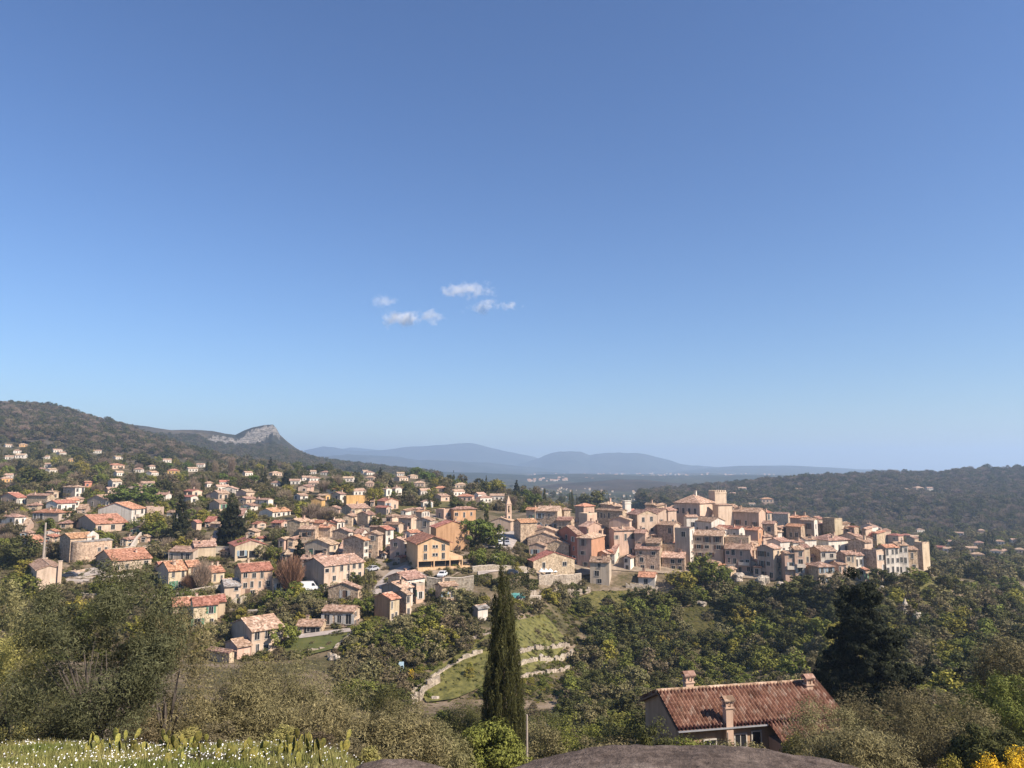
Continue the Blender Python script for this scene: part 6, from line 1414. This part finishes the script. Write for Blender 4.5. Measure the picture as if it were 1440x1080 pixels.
for i, (x, y, n, lab) in enumerate(((126,1064,4,'leftmost yellow tipped prickly pear'),(152,1064,4,'yellowish prickly pear second from left'),(157,1054,2,'tall single prickly pear pad behind the second'),(184,1060,4,'low pale prickly pear clump'),(198,1060,3,'prickly pear clump with yellow round pad'),(216,1064,5,'prickly pear clump with one tall pale pad'),(234,1056,6,'largest prickly pear clump at the middle of the knoll'),(255,1056,4,'dark padded prickly pear right of the largest clump'),(280,1056,4,'grey green prickly pear clump behind'),(262,1076,4,'front prickly pear clump of dark pads'),(302,1068,3,'small prickly pear beside the front clump'),(345,1074,3,'dark upright prickly pear in the grass'),(364,1072,4,'dark prickly pear clump right of the upright one'),(392,1062,4,'prickly pear clump before the low olive'),(412,1066,4,'dense dark prickly pear near the dry grass'),(425,1064,3,'narrow prickly pear near the dry grass'),(446,1060,6,'tall prickly pear group near the right end'),(458,1058,5,'tall yellowish prickly pear at the right end'),(432,1078,3,'lowest prickly pear at the picture edge'))): prickly(x, y, n, lab, i)
# rock dome and small rock ledge
ROCK2, rnt, rp = mat_base('weathered_rock', .95, .1); tc = N(rnt, 'TexCoord'); co = tc.outputs['Object']; n1 = noise(rnt, co, 1.6, 8, .7); n2 = noise(rnt, co, 16, 6, .75)
mp = N(rnt, 'Mapping'); mp.inputs['Scale'].default_value = (3, 14, 3); rnt.links.new(co, mp.inputs[0]); n3 = noise(rnt, mp.outputs[0], 2.5, 5, .7)
r1 = ramp(rnt, [(.3, (.085,.066,.056)), (.5, (.16,.125,.105)), (.7, (.26,.215,.18))]); rnt.links.new(n1.outputs[0], r1.inputs[0]); r2 = ramp(rnt, [(.32, (.45,.45,.45)), (.62, (1.15,1.15,1.15))]); rnt.links.new(n2.outputs[0], r2.inputs[0]); r3 = ramp(rnt, [(.4, (.7,.68,.66)), (.6, (1.15,1.13,1.1))]); rnt.links.new(n3.outputs[0], r3.inputs[0])
rnt.links.new(mixc(rnt, mixc(rnt, r1.outputs[0], r2.outputs[0], .9, 'MULTIPLY'), r3.outputs[0], .8, 'MULTIPLY'), rp.inputs['Base Color']); bb = N(rnt, 'Bump'); bb.inputs['Strength'].default_value = .9; bb.inputs['Distance'].default_value = .045; rnt.links.new(n2.outputs[0], bb.inputs['Height']); rnt.links.new(bb.outputs[0], rp.inputs['Normal'])
def dome(label, sil, Y, seed, depth=1.6):
    pts = [(uv(x, y)[0]*Y, uv(x, y)[1]*Y) for x, y in sil]; xs = [p[0] for p in pts]; n, m = 220, 120; V = []
    for i in range(n):
        x = xs[0]-.5+(xs[-1]-xs[0]+1)*i/(n-1); zt = np.interp(x, xs, [p[1] for p in pts]) if xs[0] <= x <= xs[-1] else pts[0][1]-1.2*max(xs[0]-x, x-xs[-1])
        for j in range(m):
            t = -1.2+2.4*j/(m-1); V.append((x, Y+t*depth, zt-.42*abs(t)**2.2*depth-.42*depth*max(t, 0)))
    V = np.array(V); V[:, 2] += fbm(V[:, 0]*4, V[:, 1]*4, 5, seed)*.014+fbm(V[:, 0]*22, V[:, 1]*22, 3, seed+9)*.006
    ix = (np.arange(n-1)[:, None]*m+np.arange(m-1)[None, :]).ravel(); o = obj('boulder', mesh_np('boulder', V, np.stack([ix, ix+m, ix+m+1, ix+1], -1), [ROCK2], smooth=True)); tag(o, label, 'rock')
dome('broad smooth grey rock dome at the bottom edge', [(690,1092),(720,1080),(760,1066),(800,1056),(850,1048.5),(900,1046),(950,1046),(1000,1047),(1080,1052),(1140,1063),(1200,1079),(1240,1094)], 5.0, 3)
dome('small grey rock ledge at the end of the dry grass', [(490,1084),(512,1071),(540,1066),(580,1068),(610,1076),(640,1086)], 12.0, 4, .9)
# ------------------------------------------------------------------ labels for the sown plants and far villas: tied to the nearest landmark
def short(lab):
    lab = re.split(r' (?:with|of the|in the|beside|behind|above|below|left|right|between|near|on the|by the|along|from|at the|joining|joined|rising|facing|tucked|standing|half|peeping|among|under|over|before|against)\b', lab)[0]; return 'the '+lab
LAND = [(to_px(*(o.location+Vector((0, 0, 2)))), short(o['label'])) for o in S.objects if o.parent is None and o.get('label') and o.get('category') in ('house', 'castle', 'belfry', 'tower', 'apartment block', 'chapel', 'farmhouse', 'church', 'swimming pool', 'wall', 'van') and len(short(o['label']).split()) > 2]
cnt = {}
for _, s_ in LAND: cnt[s_] = cnt.get(s_, 0)+1
LAND = [(p, s_) for p, s_ in LAND if cnt[s_] == 1]
def where(px, py, near=0):
    L_ = sorted((l for l in LAND if len(l[1].split()) < 7), key=lambda l: (l[0][0]-px)**2+((l[0][1]-py)*1.4)**2); (x, y), s_ = L_[near]; dx, dy = px-x, py-y; r = math.hypot(dx, dy)
    if abs(dx) > abs(dy)*1.2: d = 'right of' if dx > 0 else 'left of'
    else: d = 'below' if dy > 0 else 'above'
    return ('far ' if r > 75 else '')+d+' '+s_
allp = [(o, WORDS[k][1], x, y, h) for o, k, x, y, h in PLANTS]+VLIST
def naming(near, items):
    g = {}
    for it in items: g.setdefault(it[1]+' '+where(it[2], it[3], near), []).append(it)
    return g
OR = ['leftmost', 'second', 'third', 'fourth', 'fifth', 'sixth', 'seventh', 'eighth', 'ninth', 'tenth', 'eleventh', 'twelfth', 'thirteenth', 'fourteenth']
g = naming(0, allp)
for lab, its in g.items():
    if len(its) == 1: its[0][0]['label'] = lab; continue
    its = sorted(its, key=lambda t: t[2])
    if len(its) == 2:
        for it, w_ in zip(its, ('left', 'right')): it[0]['label'] = w_+' one of two, '+lab
    else:
        for i, it in enumerate(its): it[0]['label'] = (OR[i] if i < len(its)-1 else 'rightmost')+('' if i in (0, len(its)-1) else ' from left')+' '+lab
for o, *_ in allp:
    l = o['label']
    if len(re.findall(r"[A-Za-z0-9'-]+", l)) > 16: l = l.replace(' from left', '').replace('one of two, ', 'one, ').replace(' far ', ' ')
    if len(re.findall(r"[A-Za-z0-9'-]+", l)) > 16: l = l.replace('small ', '').replace('villa with ', 'villa, ')
    o['label'] = l
# ------------------------------------------------------------------ haze: one closed box of even air
hm = bpy.data.materials.new('haze_air'); hm.use_nodes = True; ht = hm.node_tree; ht.nodes.remove(ht.nodes['Principled BSDF']); pv = N(ht, 'VolumePrincipled')
pv.inputs['Color'].default_value = (.58, .765, 1, 1); pv.inputs['Density'].default_value = 1.55e-4; pv.inputs['Anisotropy'].default_value = 0.2
ht.links.new(pv.outputs[0], ht.nodes['Material Output'].inputs['Volume'])
hz = MB(); hz.box(-18500, 18500, -80, 14200, -560, 355); tag(hz.build('haze', hm), kind='stuff')
